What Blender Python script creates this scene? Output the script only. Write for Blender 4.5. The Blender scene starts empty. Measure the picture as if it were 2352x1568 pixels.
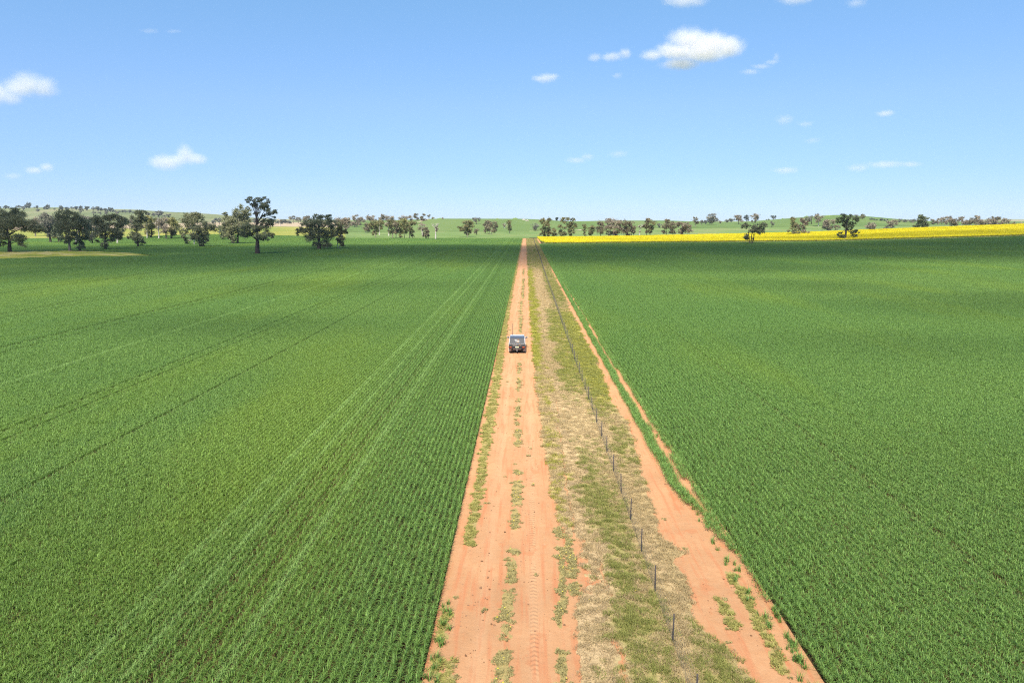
import bpy, bmesh, math, random
import numpy as np
from mathutils import Vector, Matrix

random.seed(7)
rng = np.random.default_rng(7)
S = bpy.context.scene
C = S.collection
R = math.radians

# ------------------------------------------------------------------ camera
FPX, CXP, CYP, CAMH, HROW, VPX = 1568.0, 1176.0, 784.0, 14.4, 508.0, 1209.0
PITCH = math.atan((CYP - HROW) / FPX)
YAW = math.atan((VPX - CXP) / FPX * math.cos(PITCH))
cam_data = bpy.data.cameras.new('camera')
cam_data.lens = 24.0
cam_data.sensor_width = 36.0
cam_data.clip_start = 0.5
cam_data.clip_end = 120000
cam = bpy.data.objects.new('camera', cam_data)
C.objects.link(cam)
cam.location = (0, 0, CAMH)
cam.rotation_euler = (R(90) - PITCH, 0, YAW)
S.camera = cam

# ------------------------------------------------------------------ light, sky, exposure
SUN_EL, SUN_AZ = R(58), R(192)            # azimuth measured from the track direction (+Y) towards +X
SUNV = Vector((math.cos(SUN_EL) * math.sin(SUN_AZ), math.cos(SUN_EL) * math.cos(SUN_AZ), math.sin(SUN_EL)))
sun = bpy.data.lights.new('sun', 'SUN')
sun.energy = 4.6
sun.angle = R(0.5)
sun.color = (1.0, 0.95, 0.87)
sun_o = bpy.data.objects.new('sun', sun)
C.objects.link(sun_o)
sun_o.rotation_euler = SUNV.to_track_quat('Z', 'Y').to_euler()
W = bpy.data.worlds.new('World')
S.world = W
W.use_nodes = True
wn = W.node_tree
for n in list(wn.nodes):
    wn.nodes.remove(n)
sky = wn.nodes.new('ShaderNodeTexSky')
sky.sky_type = 'NISHITA'
sky.sun_disc = False
sky.sun_elevation = SUN_EL
sky.sun_rotation = SUN_AZ
sky.altitude = 300
sky.air_density = 1.0
sky.dust_density = 0.0
sky.ozone_density = 3.0
# clear inland air: tone of the sky by height above the horizon
geo = wn.nodes.new('ShaderNodeTexCoord')
sep = wn.nodes.new('ShaderNodeSeparateXYZ')
wn.links.new(geo.outputs['Generated'], sep.inputs[0])
tint = wn.nodes.new('ShaderNodeValToRGB')
for _k, (_p, _c) in enumerate(((0.0, (.305, .41, .70)), (.067, (.40, .49, .73)), (.155, (.575, .64, .77)), (.29, (.67, .825, .875)))):
    _e = tint.color_ramp.elements[_k] if _k < 2 else tint.color_ramp.elements.new(_p)
    _e.position = _p
    _e.color = (*_c, 1)
wn.links.new(sep.outputs['Z'], tint.inputs[0])
hsv = wn.nodes.new('ShaderNodeMix')
hsv.data_type = 'RGBA'
hsv.blend_type = 'MULTIPLY'
hsv.inputs[0].default_value = 1.0
bg = wn.nodes.new('ShaderNodeBackground')
bg.inputs['Strength'].default_value = 0.1
wo = wn.nodes.new('ShaderNodeOutputWorld')
wn.links.new(sky.outputs[0], hsv.inputs[6])
wn.links.new(tint.outputs[0], hsv.inputs[7])
wn.links.new(hsv.outputs[2], bg.inputs['Color'])
wn.links.new(bg.outputs[0], wo.inputs['Surface'])
S.view_settings.view_transform = 'Standard'
S.view_settings.look = 'None'
S.view_settings.exposure = 1.1
S.view_settings.gamma = 1.0
HAZE = .000042
cy = S.cycles
cy.use_denoising = False
cy.filter_width = 1.15
cy.max_bounces = 10
cy.diffuse_bounces = 3
cy.glossy_bounces = 2
cy.transmission_bounces = 4
cy.transparent_max_bounces = 24
cy.volume_bounces = 10
cy.volume_step_rate = 1.0
cy.volume_max_steps = 256

# ------------------------------------------------------------------ picture <-> place
_cp, _sp, _cy, _sy = math.cos(PITCH), math.sin(PITCH), math.cos(YAW), math.sin(YAW)


def ray(x, row):
    """direction through a point of the photograph (2352 x 1568 frame): (X per metre of Y, Z per metre of Y)"""
    dx = (x - CXP) / FPX
    dz = -(row - CYP) / FPX
    vy = _cp + dz * _sp
    vz = -_sp + dz * _cp
    X = dx * _cy - vy * _sy
    Y = dx * _sy + vy * _cy
    return X / Y, vz / Y


def flat(x, row):
    a, s = ray(x, row)
    t = -CAMH / s
    return a * t, t


# rows of the photograph at which the land lies, for rings of distance
RINGS = [
    (430, [(-300, 560.5), (1300, 560.5), (1600, 557.6), (1880, 555.5), (2060, 550.8), (2200, 547.3), (2352, 542.7), (2700, 538)]),
    (572, [(-300, 548.5), (0, 548), (250, 546.5), (400, 540), (550, 538), (690, 542), (800, 547), (1210, 547), (1400, 545.5),
           (1600, 541.5), (1880, 535), (2060, 528), (2180, 523.6), (2352, 517.5), (2700, 511)]),
    (800, [(-300, 537), (0, 536), (400, 530), (550, 527), (690, 529), (800, 536), (1000, 535.5), (1210, 535.5), (1310, 534), (1600, 529),
           (1880, 526), (2060, 523), (2200, 518.5), (2352, 515), (2700, 511)]),
    (1300, [(-300, 521), (0, 520), (400, 518), (640, 514), (700, 514), (800, 512), (900, 506.5), (970, 504), (1010, 502.5),
            (1210, 503), (1260, 506), (1310, 509), (1400, 507), (1540, 507), (1600, 509.5), (1690, 511), (1760, 506),
            (1810, 502), (1880, 497), (1915, 493.8), (1950, 494.5), (2000, 498), (2060, 503.5), (2120, 507), (2200, 512.5),
            (2352, 514), (2700, 511)]),
    (2600, [(-300, 480), (0, 479), (130, 477), (190, 480.5), (300, 481.7), (380, 487), (430, 489), (500, 493), (560, 499),
            (640, 504), (800, 505), (1010, 507), (1210, 508), (1700, 509.5), (2060, 509), (2200, 509), (2270, 504),
            (2290, 503), (2352, 504.5), (2700, 506)]),
    (4200, [(-300, 511), (2700, 511)]),
    (9000, [(-300, 509.5), (2700, 509.5)]),
]
RING_Y = np.array([150.0] + [r[0] for r in RINGS])
_ring_tab = []
for _Y, pts in RINGS:
    aa = np.array([ray(x, row)[0] for x, row in pts])
    ss = np.array([ray(x, row)[1] for x, row in pts])
    _ring_tab.append((aa, CAMH + ss * _Y))


def terrain(X, Y):
    X = np.asarray(X, float)
    Y = np.asarray(Y, float)
    X, Y = np.broadcast_arrays(X, Y)
    a = np.where(Y > 1, X / np.maximum(Y, 1), 0)
    zs = [np.zeros_like(a)]
    d = 0.012
    for aa, zz in _ring_tab:
        zs.append(sum(np.interp(a + k * d, aa, zz) * w for k, w in ((-1, .25), (0, .5), (1, .25))))
    zs = np.stack(zs)
    n = len(RING_Y)
    i = np.clip(np.searchsorted(RING_Y, Y) - 1, 0, n - 2)
    y0, y1 = RING_Y[i], RING_Y[i + 1]
    t = np.clip((Y - y0) / (y1 - y0), 0, 1)
    h = y1 - y0
    # catmull-style cubic with limited slopes
    def at(k):
        return np.take_along_axis(zs, np.clip(k, 0, n - 1)[None], 0)[0]
    def slope(k):
        kc = np.clip(k, 0, n - 1)
        km, kp = np.clip(k - 1, 0, n - 1), np.clip(k + 1, 0, n - 1)
        d0 = (at(kc) - at(km)) / np.maximum(RING_Y[kc] - RING_Y[km], 1)
        d1 = (at(kp) - at(kc)) / np.maximum(RING_Y[kp] - RING_Y[kc], 1)
        m = np.where(d0 * d1 > 0, 2 * d0 * d1 / np.where(np.abs(d0 + d1) < 1e-9, 1, d0 + d1), 0)
        return np.where((k <= 0) | (k >= n - 1), 0, m)
    m0, m1 = slope(i), slope(i + 1)
    t2, t3 = t * t, t * t * t
    z = (2 * t3 - 3 * t2 + 1) * at(i) + (t3 - 2 * t2 + t) * h * m0 + (-2 * t3 + 3 * t2) * at(i + 1) + (t3 - t2) * h * m1
    return np.where(Y <= 150, 0, z)


def tz(x, y):
    return float(terrain(x, y))


_YM = np.concatenate([np.arange(12, 400, .5), np.geomspace(400, 8500, 4000)])


def land(x, row, y_min=12):
    """where the sight line through a point of the photograph meets the land"""
    a, s = ray(x, row)
    ys = _YM[_YM >= y_min]
    dz = CAMH + s * ys - terrain(a * ys, ys)
    k = np.nonzero(dz < 0)[0]
    if len(k) == 0:
        k = [int(np.argmin(np.abs(dz)))]
    return a * ys[k[0]], float(ys[k[0]])


# ------------------------------------------------------------------ value noise for layouts
def _hash(ix, iy, seed):
    h = (ix.astype(np.int64) * 374761393 + iy.astype(np.int64) * 668265263 + seed * 144269504) & 0x7fffffff
    h = ((h ^ (h >> 13)) * 1274126177) & 0x7fffffff
    return ((h ^ (h >> 16)) & 0xffff) / 65535.0


def vnoise(x, y, seed=0):
    x = np.asarray(x, float)
    y = np.asarray(y, float)
    ix, iy = np.floor(x), np.floor(y)
    fx, fy = x - ix, y - iy
    fx = fx * fx * (3 - 2 * fx)
    fy = fy * fy * (3 - 2 * fy)
    a, b = _hash(ix, iy, seed), _hash(ix + 1, iy, seed)
    c, d = _hash(ix, iy + 1, seed), _hash(ix + 1, iy + 1, seed)
    return (a * (1 - fx) + b * fx) * (1 - fy) + (c * (1 - fx) + d * fx) * fy


def fbm(x, y, seed=0, o=4):
    v, amp, tot = 0, 1, 0
    for k in range(o):
        v = v + amp * vnoise(np.asarray(x) * 2 ** k, np.asarray(y) * 2 ** k, seed + k * 17)
        tot += amp
        amp *= .5
    return v / tot


def sstep(a, b, x):
    t = np.clip((x - a) / (b - a), 0, 1)
    return t * t * (3 - 2 * t)


# ------------------------------------------------------------------ mesh helpers
def np_mesh(name, v, f, mat=None, smooth=False):
    v = np.asarray(v, np.float32)
    f = np.asarray(f, np.int32)
    me = bpy.data.meshes.new(name)
    nv, nf, k = len(v), len(f), f.shape[1]
    me.vertices.add(nv)
    me.vertices.foreach_set('co', v.ravel())
    me.loops.add(nf * k)
    me.loops.foreach_set('vertex_index', f.ravel())
    me.polygons.add(nf)
    me.polygons.foreach_set('loop_start', np.arange(nf, dtype=np.int32) * k)
    if smooth:
        me.polygons.foreach_set('use_smooth', np.ones(nf, bool))
    me.update(calc_edges=True)
    me.validate()
    if mat:
        me.materials.append(mat)
    return me


def obj(name, me, parent=None, loc=None):
    o = bpy.data.objects.new(name, me)
    C.objects.link(o)
    if parent:
        o.parent = parent
    if loc is not None:
        o.location = loc
    return o


def bm_obj(name, bm, mat, parent=None, smooth=False):
    me = bpy.data.meshes.new(name)
    bm.normal_update()
    bm.to_mesh(me)
    bm.free()
    for m in (mat if isinstance(mat, (list, tuple)) else [mat]):
        me.materials.append(m)
    if smooth:
        me.polygons.foreach_set('use_smooth', np.ones(len(me.polygons), bool))
    return obj(name, me, parent)


def thing(name, label, cat, loc=(0, 0, 0), rz=0, group=None):
    o = bpy.data.objects.new(name, None)
    C.objects.link(o)
    o.location = loc
    o.rotation_euler = (0, 0, rz)
    o.empty_display_size = .3
    tag(o, label, cat, group)
    return o


def tag(o, label=None, cat=None, group=None, kind=None):
    if label:
        o['label'] = label
    if cat:
        o['category'] = cat
    if group:
        o['group'] = group
    if kind:
        o['kind'] = kind
    return o


def grid_faces(nr, nc):
    i = np.arange(nr - 1)[:, None] * nc + np.arange(nc - 1)[None]
    i = i.ravel()
    return np.stack([i, i + 1, i + nc + 1, i + nc], 1)


def set_attr(me, name, vals, dom='POINT'):
    at = me.attributes.new(name, 'FLOAT', dom)
    at.data.foreach_set('value', np.asarray(vals, np.float32).ravel())


def tubes(paths, sides=6):
    """paths: list of (points Nx3, radii N) -> verts, faces"""
    V, F, base = [], [], 0
    for P, rad in paths:
        P = np.asarray(P, float)
        rad = np.asarray(rad, float)
        n = len(P)
        T = np.gradient(P, axis=0)
        T /= np.linalg.norm(T, axis=1)[:, None] + 1e-9
        ref = np.where(np.abs(T[:, 2:3]) > .9, np.array([[1., 0, 0]]), np.array([[0, 0, 1.]]))
        U = np.cross(T, ref)
        U /= np.linalg.norm(U, axis=1)[:, None] + 1e-9
        Wv = np.cross(T, U)
        an = np.arange(sides) * 2 * math.pi / sides
        ring = P[:, None] + rad[:, None, None] * (U[:, None] * np.cos(an)[None, :, None] + Wv[:, None] * np.sin(an)[None, :, None])
        V.append(ring.reshape(-1, 3))
        for k in range(n - 1):
            for j in range(sides):
                j2 = (j + 1) % sides
                F.append((base + k * sides + j, base + k * sides + j2, base + (k + 1) * sides + j2, base + (k + 1) * sides + j))
        base += n * sides
    return np.concatenate(V), np.array(F)


# ------------------------------------------------------------------ materials
class NT:
    def __init__(self, name):
        self.m = bpy.data.materials.new(name)
        self.m.use_nodes = True
        self.t = self.m.node_tree
        for n in list(self.t.nodes):
            self.t.nodes.remove(n)
        self.out = self.n('ShaderNodeOutputMaterial')

    def n(self, kind, **kw):
        nd = self.t.nodes.new(kind)
        for k, v in kw.items():
            setattr(nd, k, v)
        return nd

    def l(self, a, b):
        self.t.links.new(a, b)

    def val(self, s, v):
        if hasattr(v, 'is_output') or hasattr(v, 'links') and not isinstance(v, (tuple, list)):
            self.l(v, s)
        else:
            s.default_value = v

    def math(self, op, a, b=0.0, c=None, clamp=False):
        nd = self.n('ShaderNodeMath', operation=op)
        nd.use_clamp = clamp
        self.val(nd.inputs[0], a)
        self.val(nd.inputs[1], b)
        if c is not None:
            self.val(nd.inputs[2], c)
        return nd.outputs[0]

    def mix(self, fac, a, b, mode='MIX'):
        nd = self.n('ShaderNodeMix', data_type='RGBA', blend_type=mode)
        nd.clamp_factor = True
        self.val(nd.inputs['Factor'], fac)
        for s, v in (('A', a), ('B', b)):
            sock = [q for q in nd.inputs if q.name == s and q.type == 'RGBA'][0]
            if isinstance(v, (tuple, list)):
                sock.default_value = (*v[:3], 1)
            else:
                self.l(v, sock)
        return [q for q in nd.outputs if q.type == 'RGBA'][0]

    def pos(self):
        return self.n('ShaderNodeNewGeometry').outputs['Position']

    def xyz(self):
        s = self.n('ShaderNodeSeparateXYZ')
        self.l(self.pos(), s.inputs[0])
        return s.outputs

    def mapped(self, scale, vec=None, loc=(0, 0, 0)):
        mp = self.n('ShaderNodeMapping')
        mp.inputs['Scale'].default_value = scale
        mp.inputs['Location'].default_value = loc
        self.l(vec or self.pos(), mp.inputs['Vector'])
        return mp.outputs[0]

    def noise(self, scale, vec=None, detail=4, rough=.55, map_scale=None, loc=(0, 0, 0)):
        nd = self.n('ShaderNodeTexNoise')
        nd.inputs['Scale'].default_value = scale
        nd.inputs['Detail'].default_value = detail
        nd.inputs['Roughness'].default_value = rough
        v = vec or self.pos()
        if map_scale or loc != (0, 0, 0):
            v = self.mapped(map_scale or (1, 1, 1), v, loc)
        self.l(v, nd.inputs['Vector'])
        return nd.outputs['Fac']

    def ramp(self, fac, stops):
        nd = self.n('ShaderNodeValToRGB')
        e = nd.color_ramp.elements
        while len(e) < len(stops):
            e.new(.5)
        for k, (p, c) in enumerate(stops):
            e[k].position = p
            e[k].color = (*c[:3], 1) if isinstance(c, (tuple, list)) else (c, c, c, 1)
        self.l(fac, nd.inputs[0])
        return nd.outputs[0]

    def attr(self, name):
        return self.n('ShaderNodeAttribute', attribute_name=name).outputs['Fac']

    def bsdf(self, col, rough=.8, spec=.3, metal=0.0, normal=None, trans=None, tcol=None, coat=0):
        b = self.n('ShaderNodeBsdfPrincipled')
        self.val(b.inputs['Base Color'], (*col, 1) if isinstance(col, (tuple, list)) else col)
        self.val(b.inputs['Roughness'], rough)
        b.inputs['Specular IOR Level'].default_value = spec
        b.inputs['Metallic'].default_value = metal
        b.inputs['Coat Weight'].default_value = coat
        if normal is not None:
            self.l(normal, b.inputs['Normal'])
        o = b.outputs[0]
        if trans:
            t = self.n('ShaderNodeBsdfTranslucent')
            tc = tcol or col
            self.val(t.inputs['Color'], (*tc, 1) if isinstance(tc, (tuple, list)) else tc)
            mx = self.n('ShaderNodeMixShader')
            mx.inputs[0].default_value = trans
            self.l(o, mx.inputs[1])
            self.l(t.outputs[0], mx.inputs[2])
            o = mx.outputs[0]
        self.l(o, self.out.inputs['Surface'])
        return self.m

    def bump(self, h, strength=.4, dist=.05):
        b = self.n('ShaderNodeBump')
        b.inputs['Strength'].default_value = strength
        b.inputs['Distance'].default_value = dist
        self.l(h, b.inputs['Height'])
        return b.outputs[0]


def plain(name, col, rough=.6, spec=.4, metal=0, vary=.12, scale=3.0, coat=0):
    t = NT(name)
    tc = t.n('ShaderNodeTexCoord').outputs['Object']
    f = t.noise(scale, tc, 4)
    c = t.mix(f, tuple(x * (1 - vary) for x in col), tuple(min(1, x * (1 + vary)) for x in col))
    return t.bsdf(c, rough, spec, metal, coat=coat)


# ------------------------------------------------------------------ scattering (ground cover that nobody could count)
def scatter(name, pts, rot, scl, idx, protos, label, cat):
    """pts Nx3, rot N (about Z), scl Nx3, idx N into the prototypes"""
    me = bpy.data.meshes.new(name)
    n = len(pts)
    me.vertices.add(n)
    me.vertices.foreach_set('co', np.asarray(pts, np.float32).ravel())
    at = me.attributes.new('spin', 'FLOAT_VECTOR', 'POINT')
    rv = np.zeros((n, 3), np.float32)
    rv[:, 2] = rot
    at.data.foreach_set('vector', rv.ravel())
    at = me.attributes.new('size', 'FLOAT_VECTOR', 'POINT')
    at.data.foreach_set('vector', np.asarray(scl, np.float32).ravel())
    at = me.attributes.new('variant', 'INT', 'POINT')
    at.data.foreach_set('value', np.asarray(idx, np.int32))
    o = obj(name, me)
    col = bpy.data.collections.new(name + '_kinds')
    for k, pm in enumerate(protos):
        po = bpy.data.objects.new('%s_tuft_%02d' % (name, k), pm)
        col.objects.link(po)
    ng = bpy.data.node_groups.new(name + '_scatter', 'GeometryNodeTree')
    ng.interface.new_socket('Geometry', in_out='INPUT', socket_type='NodeSocketGeometry')
    ng.interface.new_socket('Geometry', in_out='OUTPUT', socket_type='NodeSocketGeometry')
    gi, go = ng.nodes.new('NodeGroupInput'), ng.nodes.new('NodeGroupOutput')
    iop = ng.nodes.new('GeometryNodeInstanceOnPoints')
    ci = ng.nodes.new('GeometryNodeCollectionInfo')
    ci.inputs['Collection'].default_value = col
    ci.inputs['Separate Children'].default_value = True
    ci.inputs['Reset Children'].default_value = True
    iop.inputs['Pick Instance'].default_value = True
    for nm, typ, sock in (('spin', 'FLOAT_VECTOR', 'Rotation'), ('size', 'FLOAT_VECTOR', 'Scale'), ('variant', 'INT', 'Instance Index')):
        na = ng.nodes.new('GeometryNodeInputNamedAttribute')
        na.data_type = typ
        na.inputs['Name'].default_value = nm
        ng.links.new(na.outputs['Attribute'], iop.inputs[sock])
    ng.links.new(gi.outputs[0], iop.inputs['Points'])
    ng.links.new(ci.outputs[0], iop.inputs['Instance'])
    ng.links.new(iop.outputs[0], go.inputs[0])
    md = o.modifiers.new('scatter', 'NODES')
    md.node_group = ng
    tag(o, label, cat, kind='stuff')
    return o


def blades(n, root, az, h, lean, width, droop=.5, segs=3, seed=0):
    """bent grass blades: root Nx3, az, h, lean(horizontal reach as share of h), width -> verts, quads"""
    ts = np.linspace(0, 1, segs + 1)
    d = np.stack([np.cos(az), np.sin(az), np.zeros(n)], 1)
    side = np.stack([-np.sin(az), np.cos(az), np.zeros(n)], 1)
    V = np.zeros((n, segs + 1, 2, 3))
    for k, t in enumerate(ts):
        reach = (lean * h) * (t ** 1.8)
        z = h * (t - droop * lean * t ** 3)
        p = root + d * reach[:, None]
        p[:, 2] += z
        w = width * (1 - .85 * t ** 2) * .5
        V[:, k, 0] = p - side * w[:, None]
        V[:, k, 1] = p + side * w[:, None]
    b = np.arange(n)[:, None] * (segs + 1) * 2
    F = []
    for k in range(segs):
        q = b + 2 * k
        F.append(np.concatenate([q, q + 1, q + 3, q + 2], 1))
    return V.reshape(-1, 3), np.concatenate(F)

# ================================================================== LAND
# soil under everything
def polar_sheet(name, ys, ts, off, mat, skew=80.0, amin=None, amax=None):
    ys = np.asarray(ys, float)
    X = ts[None] * (ys[:, None] + skew)
    Y = np.repeat(ys[:, None], len(ts), 1)
    Z = terrain(X, Y) + off
    me = np_mesh(name, np.stack([X, Y, Z], -1).reshape(-1, 3), grid_faces(len(ys), len(ts)), mat, True)
    return obj(name, me)


def soil_nodes(t, base=(.52, .24, .105)):
    n1 = t.noise(.35, detail=6)
    n2 = t.noise(3.0, detail=5)
    n3 = t.noise(22.0, detail=3)
    c = t.mix(t.ramp(n1, [(.3, 0.0), (.7, 1.0)]), tuple(x * .86 for x in base), tuple(min(1, x * 1.1) for x in base))
    c = t.mix(t.ramp(n2, [(.35, 0.0), (.75, .55)]), c, (base[0] * .95, base[1] * .82, base[2] * .72))
    c = t.mix(t.ramp(n3, [(.62, 0.0), (.8, .35)]), c, (base[0] * .62, base[1] * .55, base[2] * .5))
    return c, n2, n3


t = NT('shade_dark_soil')
c, n2, n3 = soil_nodes(t, (.062, .042, .018))  # red soil painted very dark to stand for shade under the crop
x, y, z = t.xyz()
far = t.math('GREATER_THAN', y, 580)
pn = t.noise(.004, detail=5, map_scale=(1, .5, 1))
pc = t.ramp(pn, [(.35, (.13, .16, .05)), (.55, (.17, .2, .07)), (.7, (.22, .22, .1))])
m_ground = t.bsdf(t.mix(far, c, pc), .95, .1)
ys = np.concatenate([np.arange(-60, 150, 15), np.arange(150, 600, 10), np.geomspace(600, 5000, 150), np.geomspace(5200, 60000, 25)])
tag(polar_sheet('ground', ys, np.linspace(-1.5, 1.5, 301), -.06, m_ground), kind='structure')

A_L, A_R = ray(-250, HROW)[0], ray(2600, HROW)[0]


def ax(x):
    return ray(x, HROW)[0]


def field_sheet(name, a0, a1, na, y0, y1, ny, off, mat, crown=0.0):
    """a field draped on the land between two distances, y0/y1 functions of bearing or numbers"""
    a = np.linspace(a0, a1, na)
    f0 = y0(a) if callable(y0) else np.full(na, float(y0))
    f1 = y1(a) if callable(y1) else np.full(na, float(y1))
    u = np.linspace(0, 1, ny)
    Y = f0[None] + (f1 - f0)[None] * u[:, None]
    X = a[None] * Y
    Z = terrain(X, Y) + off
    if crown:
        Z = Z + crown * (fbm(X * .6, Y * .6, 5) - .5)
    me = np_mesh(name, np.stack([X, Y, Z], -1).reshape(-1, 3), grid_faces(ny, na), mat, True)
    return tag(obj(name, me), kind='structure')


def curve_fn(pts):
    aa = np.array([ax(p[0]) for p in pts])
    yy = np.array([p[1] for p in pts], float)
    return lambda a: np.interp(a, aa, yy)


def far_mat(name, stops, sc=.01, stretch=.35, speck=.5, rough=.95):
    t = NT(name)
    n1 = t.noise(sc, detail=5, map_scale=(1, stretch, 1))
    c = t.ramp(n1, stops)
    n2 = t.noise(.35, detail=4)
    c = t.mix(t.ramp(n2, [(.35, 0.0), (.7, speck)]), c, t.mix(.5, c, (.05, .06, .02)))
    h = t.noise(.8, detail=3)
    return t.bsdf(c, rough, .1, normal=t.bump(h, .5, .6))


m_past_l = far_mat('pasture_grass', [(.3, (.14, .19, .035)), (.5, (.23, .235, .045)), (.68, (.3, .265, .07))], .02)
m_past_c = far_mat('pasture_green', [(.3, (.105, .17, .045)), (.5, (.145, .205, .06)), (.7, (.2, .215, .085))], .02, speck=.6)
m_fallow = far_mat('fallow_stubble', [(.3, (.29, .225, .14)), (.6, (.37, .285, .185)), (.75, (.25, .2, .12))], .02, .25, .25)
m_hillcrop = far_mat('young_crop', [(.3, (.085, .135, .035)), (.5, (.105, .158, .042)), (.7, (.135, .178, .055))], .009, .3, .25)
m_hill_l = far_mat('hill_grass', [(.3, (.1, .125, .05)), (.5, (.15, .165, .07)), (.65, (.22, .2, .11)), (.8, (.12, .15, .055))], .006, .3, .4)
m_hill_r = far_mat('dry_hill_grass', [(.3, (.2, .2, .11)), (.6, (.26, .24, .15))], .01, .3, .3)

field_sheet('pasture', A_L, ax(792), 160, 566.5, 1005, 60, .18, m_past_l)
field_sheet('pasture', ax(792), ax(1216), 80, 566.5, 860, 50, .18, m_past_c)
field_sheet('pasture', ax(1216), A_R, 160, 577, 905, 50, .18, m_past_c)
field_sheet('fallow_field', A_L, ax(775), 120, 1005, curve_fn([(-300, 1300), (200, 1320), (450, 1500), (775, 1500)]), 40, .3, m_fallow)
field_sheet('hill_field', ax(775), ax(1216), 160, 860, 1700, 80, .35, m_hillcrop)
field_sheet('hill_field', ax(1216), A_R, 260, 905, 1800, 80, .35, m_hillcrop)
field_sheet('grass_hill', A_L, ax(775), 260, curve_fn([(-300, 1300), (200, 1320), (450, 1500), (775, 1500)]), 3200, 80, .4, m_hill_l)
field_sheet('grass_hill', ax(2150), A_R, 90, 1800, 3200, 40, .4, m_hill_r)

m_margin = far_mat('margin_grass', [(.3, (.2, .22, .07)), (.5, (.3, .29, .11)), (.7, (.38, .34, .16))], .1, 1, .4)
field_sheet('field_margin', .024, ax(2500), 240, 429.5, 436.5, 8, .16, m_margin)

# ------------------------------------------------------------------ the track corridor (X -3.4 .. 9.6)
def iv(Y, pts):
    return np.interp(Y, [p[0] for p in pts], [p[1] for p in pts])


DIRT_R = [(15, 2.3), (19.4, 1.85), (21, 1.75), (24, 2.0), (26, 2.45), (28, 2.3), (30, 1.95), (34, 1.5), (43, 1.15), (59, .97), (76, .78), (120, .67), (206, .6), (270, .43), (350, .5), (490, .15), (570, .2)]
SAND_L = [(15, 7.6), (19.5, 7.3), (21, 6.9), (22.6, 6.35), (24.5, 6.5), (26, 6.6), (27.3, 6.35), (28.2, 6.9), (29.3, 6.4), (34.5, 6.45), (38, 6.75), (42.6, 7.0), (48, 7.3), (53, 6.9), (59, 7.1), (66, 7.2),
          (72, 7.35), (80, 7.25), (90, 7.2), (100, 7.35), (112, 7.0), (121, 7.4), (140, 7.45), (167, 7.4), (206, 7.4), (225, 7.9), (250, 8.0), (570, 8.2)]
SAND_R = [(15, 9.0), (19, 9.1), (24, 9.3), (26, 9.45), (31, 9.4), (34.5, 8.5), (38, 8.1), (42, 7.72), (59, 7.7), (90, 7.85), (121, 8.0), (167, 8.1), (206, 8.25), (230, 8.0), (570, 8.2)]


def cover(X, Y):
    """how much of each kind of grass stands at a spot beside the track: dry, grey, green, lime; and weeds"""
    jag = (fbm(X * 1.3 + 7, Y * .9, 3) - .5) * 1.1 + (fbm(X * 5, Y * 4, 9) - .5) * .5
    jag2 = (fbm(X * .8 + 31, Y * .5, 13) - .5) * 1.3 + (fbm(X * 4, Y * 3, 19) - .5) * .5
    dl = X - iv(Y, DIRT_R) + jag * .45
    sl = iv(Y, SAND_L) - X + jag2 * .5
    inside = sstep(-.08, .12, dl) * sstep(-.08, .12, sl)
    # the bare line and pans inside the verge
    pan = sstep(.0, .12, .13 - np.abs(X - (2.38 + .1 * np.sin(Y * .13)) + jag * .3)) * sstep(26, 29, Y) * sstep(62, 52, Y)
    pan = np.maximum(pan, sstep(.05, .25, .62 - np.abs(X - 2.2 + jag)) * sstep(24, 25.5, Y) * sstep(30.5, 29, Y))
    pan = np.maximum(pan, sstep(.0, .1, .16 - np.abs(X - 3.1 + jag * .6)) * sstep(30, 26, Y) * sstep(.42, .55, fbm(X * 2, Y * .7, 41)))
    inside = inside * (1 - pan * .95)
    n = fbm(X * .9, Y * .45, 23)
    n2 = fbm(X * 2.2, Y * 1.6, 29)
    def box(x0, x1, y0, y1, sx=.5, sy=6):
        xx = X + (n - .5) * 2.2
        return sstep(x0 - sx, x0 + sx, xx) * sstep(x1 + sx, x1 - sx, xx) * sstep(y0 - sy, y0 + sy, Y) * sstep(y1 + sy, y1 - sy, Y)
    green = np.maximum.reduce([
        box(3.2, 4.75, 10, 40) * (.55 + .7 * (n2 - .3)),
        box(4.8, 5.25, 10, 36, .3) * sstep(.45, .6, n) * .9,
        box(6.0, 7.6, 10, 23, .4, 2) * .75,
        box(3.3, 5.3, 57, 112) * .8,
        box(5.3, 7.6, 52, 108, .4) * .95,
        box(5.6, 7.2, 38, 47, .4, 3) * .6,
        box(4.6, 7.6, 118, 215, .4, 20) * .9,
        sstep(190, 235, Y) * .62])
    green = np.clip(green * .85 * (.35 + 1.1 * fbm(X * 2.6, Y * 1.1, 77)) + (n2 - .5) * .5 * (green > .05), 0, 1)
    lime = np.clip(box(.5, 1.75, 66, 210, .35, 12) * 1.0 + box(1.2, 2.2, 30, 62, .3, 5) * .35 * sstep(.4, .6, n2) + box(5.2, 7.4, 54, 110, .5, 6) * .5 + box(3.4, 5.1, 60, 105, .6, 8) * .3, 0, 1)
    grey = np.clip(box(1.9, 3.6, 10, 66, .7, 8) * (.15 + 1.2 * fbm(X * 2, Y, 79)) + box(5.6, 6.4, 22, 32, .4, 3) * .6, 0, 1)
    straw = np.clip(box(3.4, 5.3, 39, 56, .5, 4) + box(1.9, 4.2, 78, 190, .5, 15) * .9, 0, 1)
    return inside, green, lime, grey, straw


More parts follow.
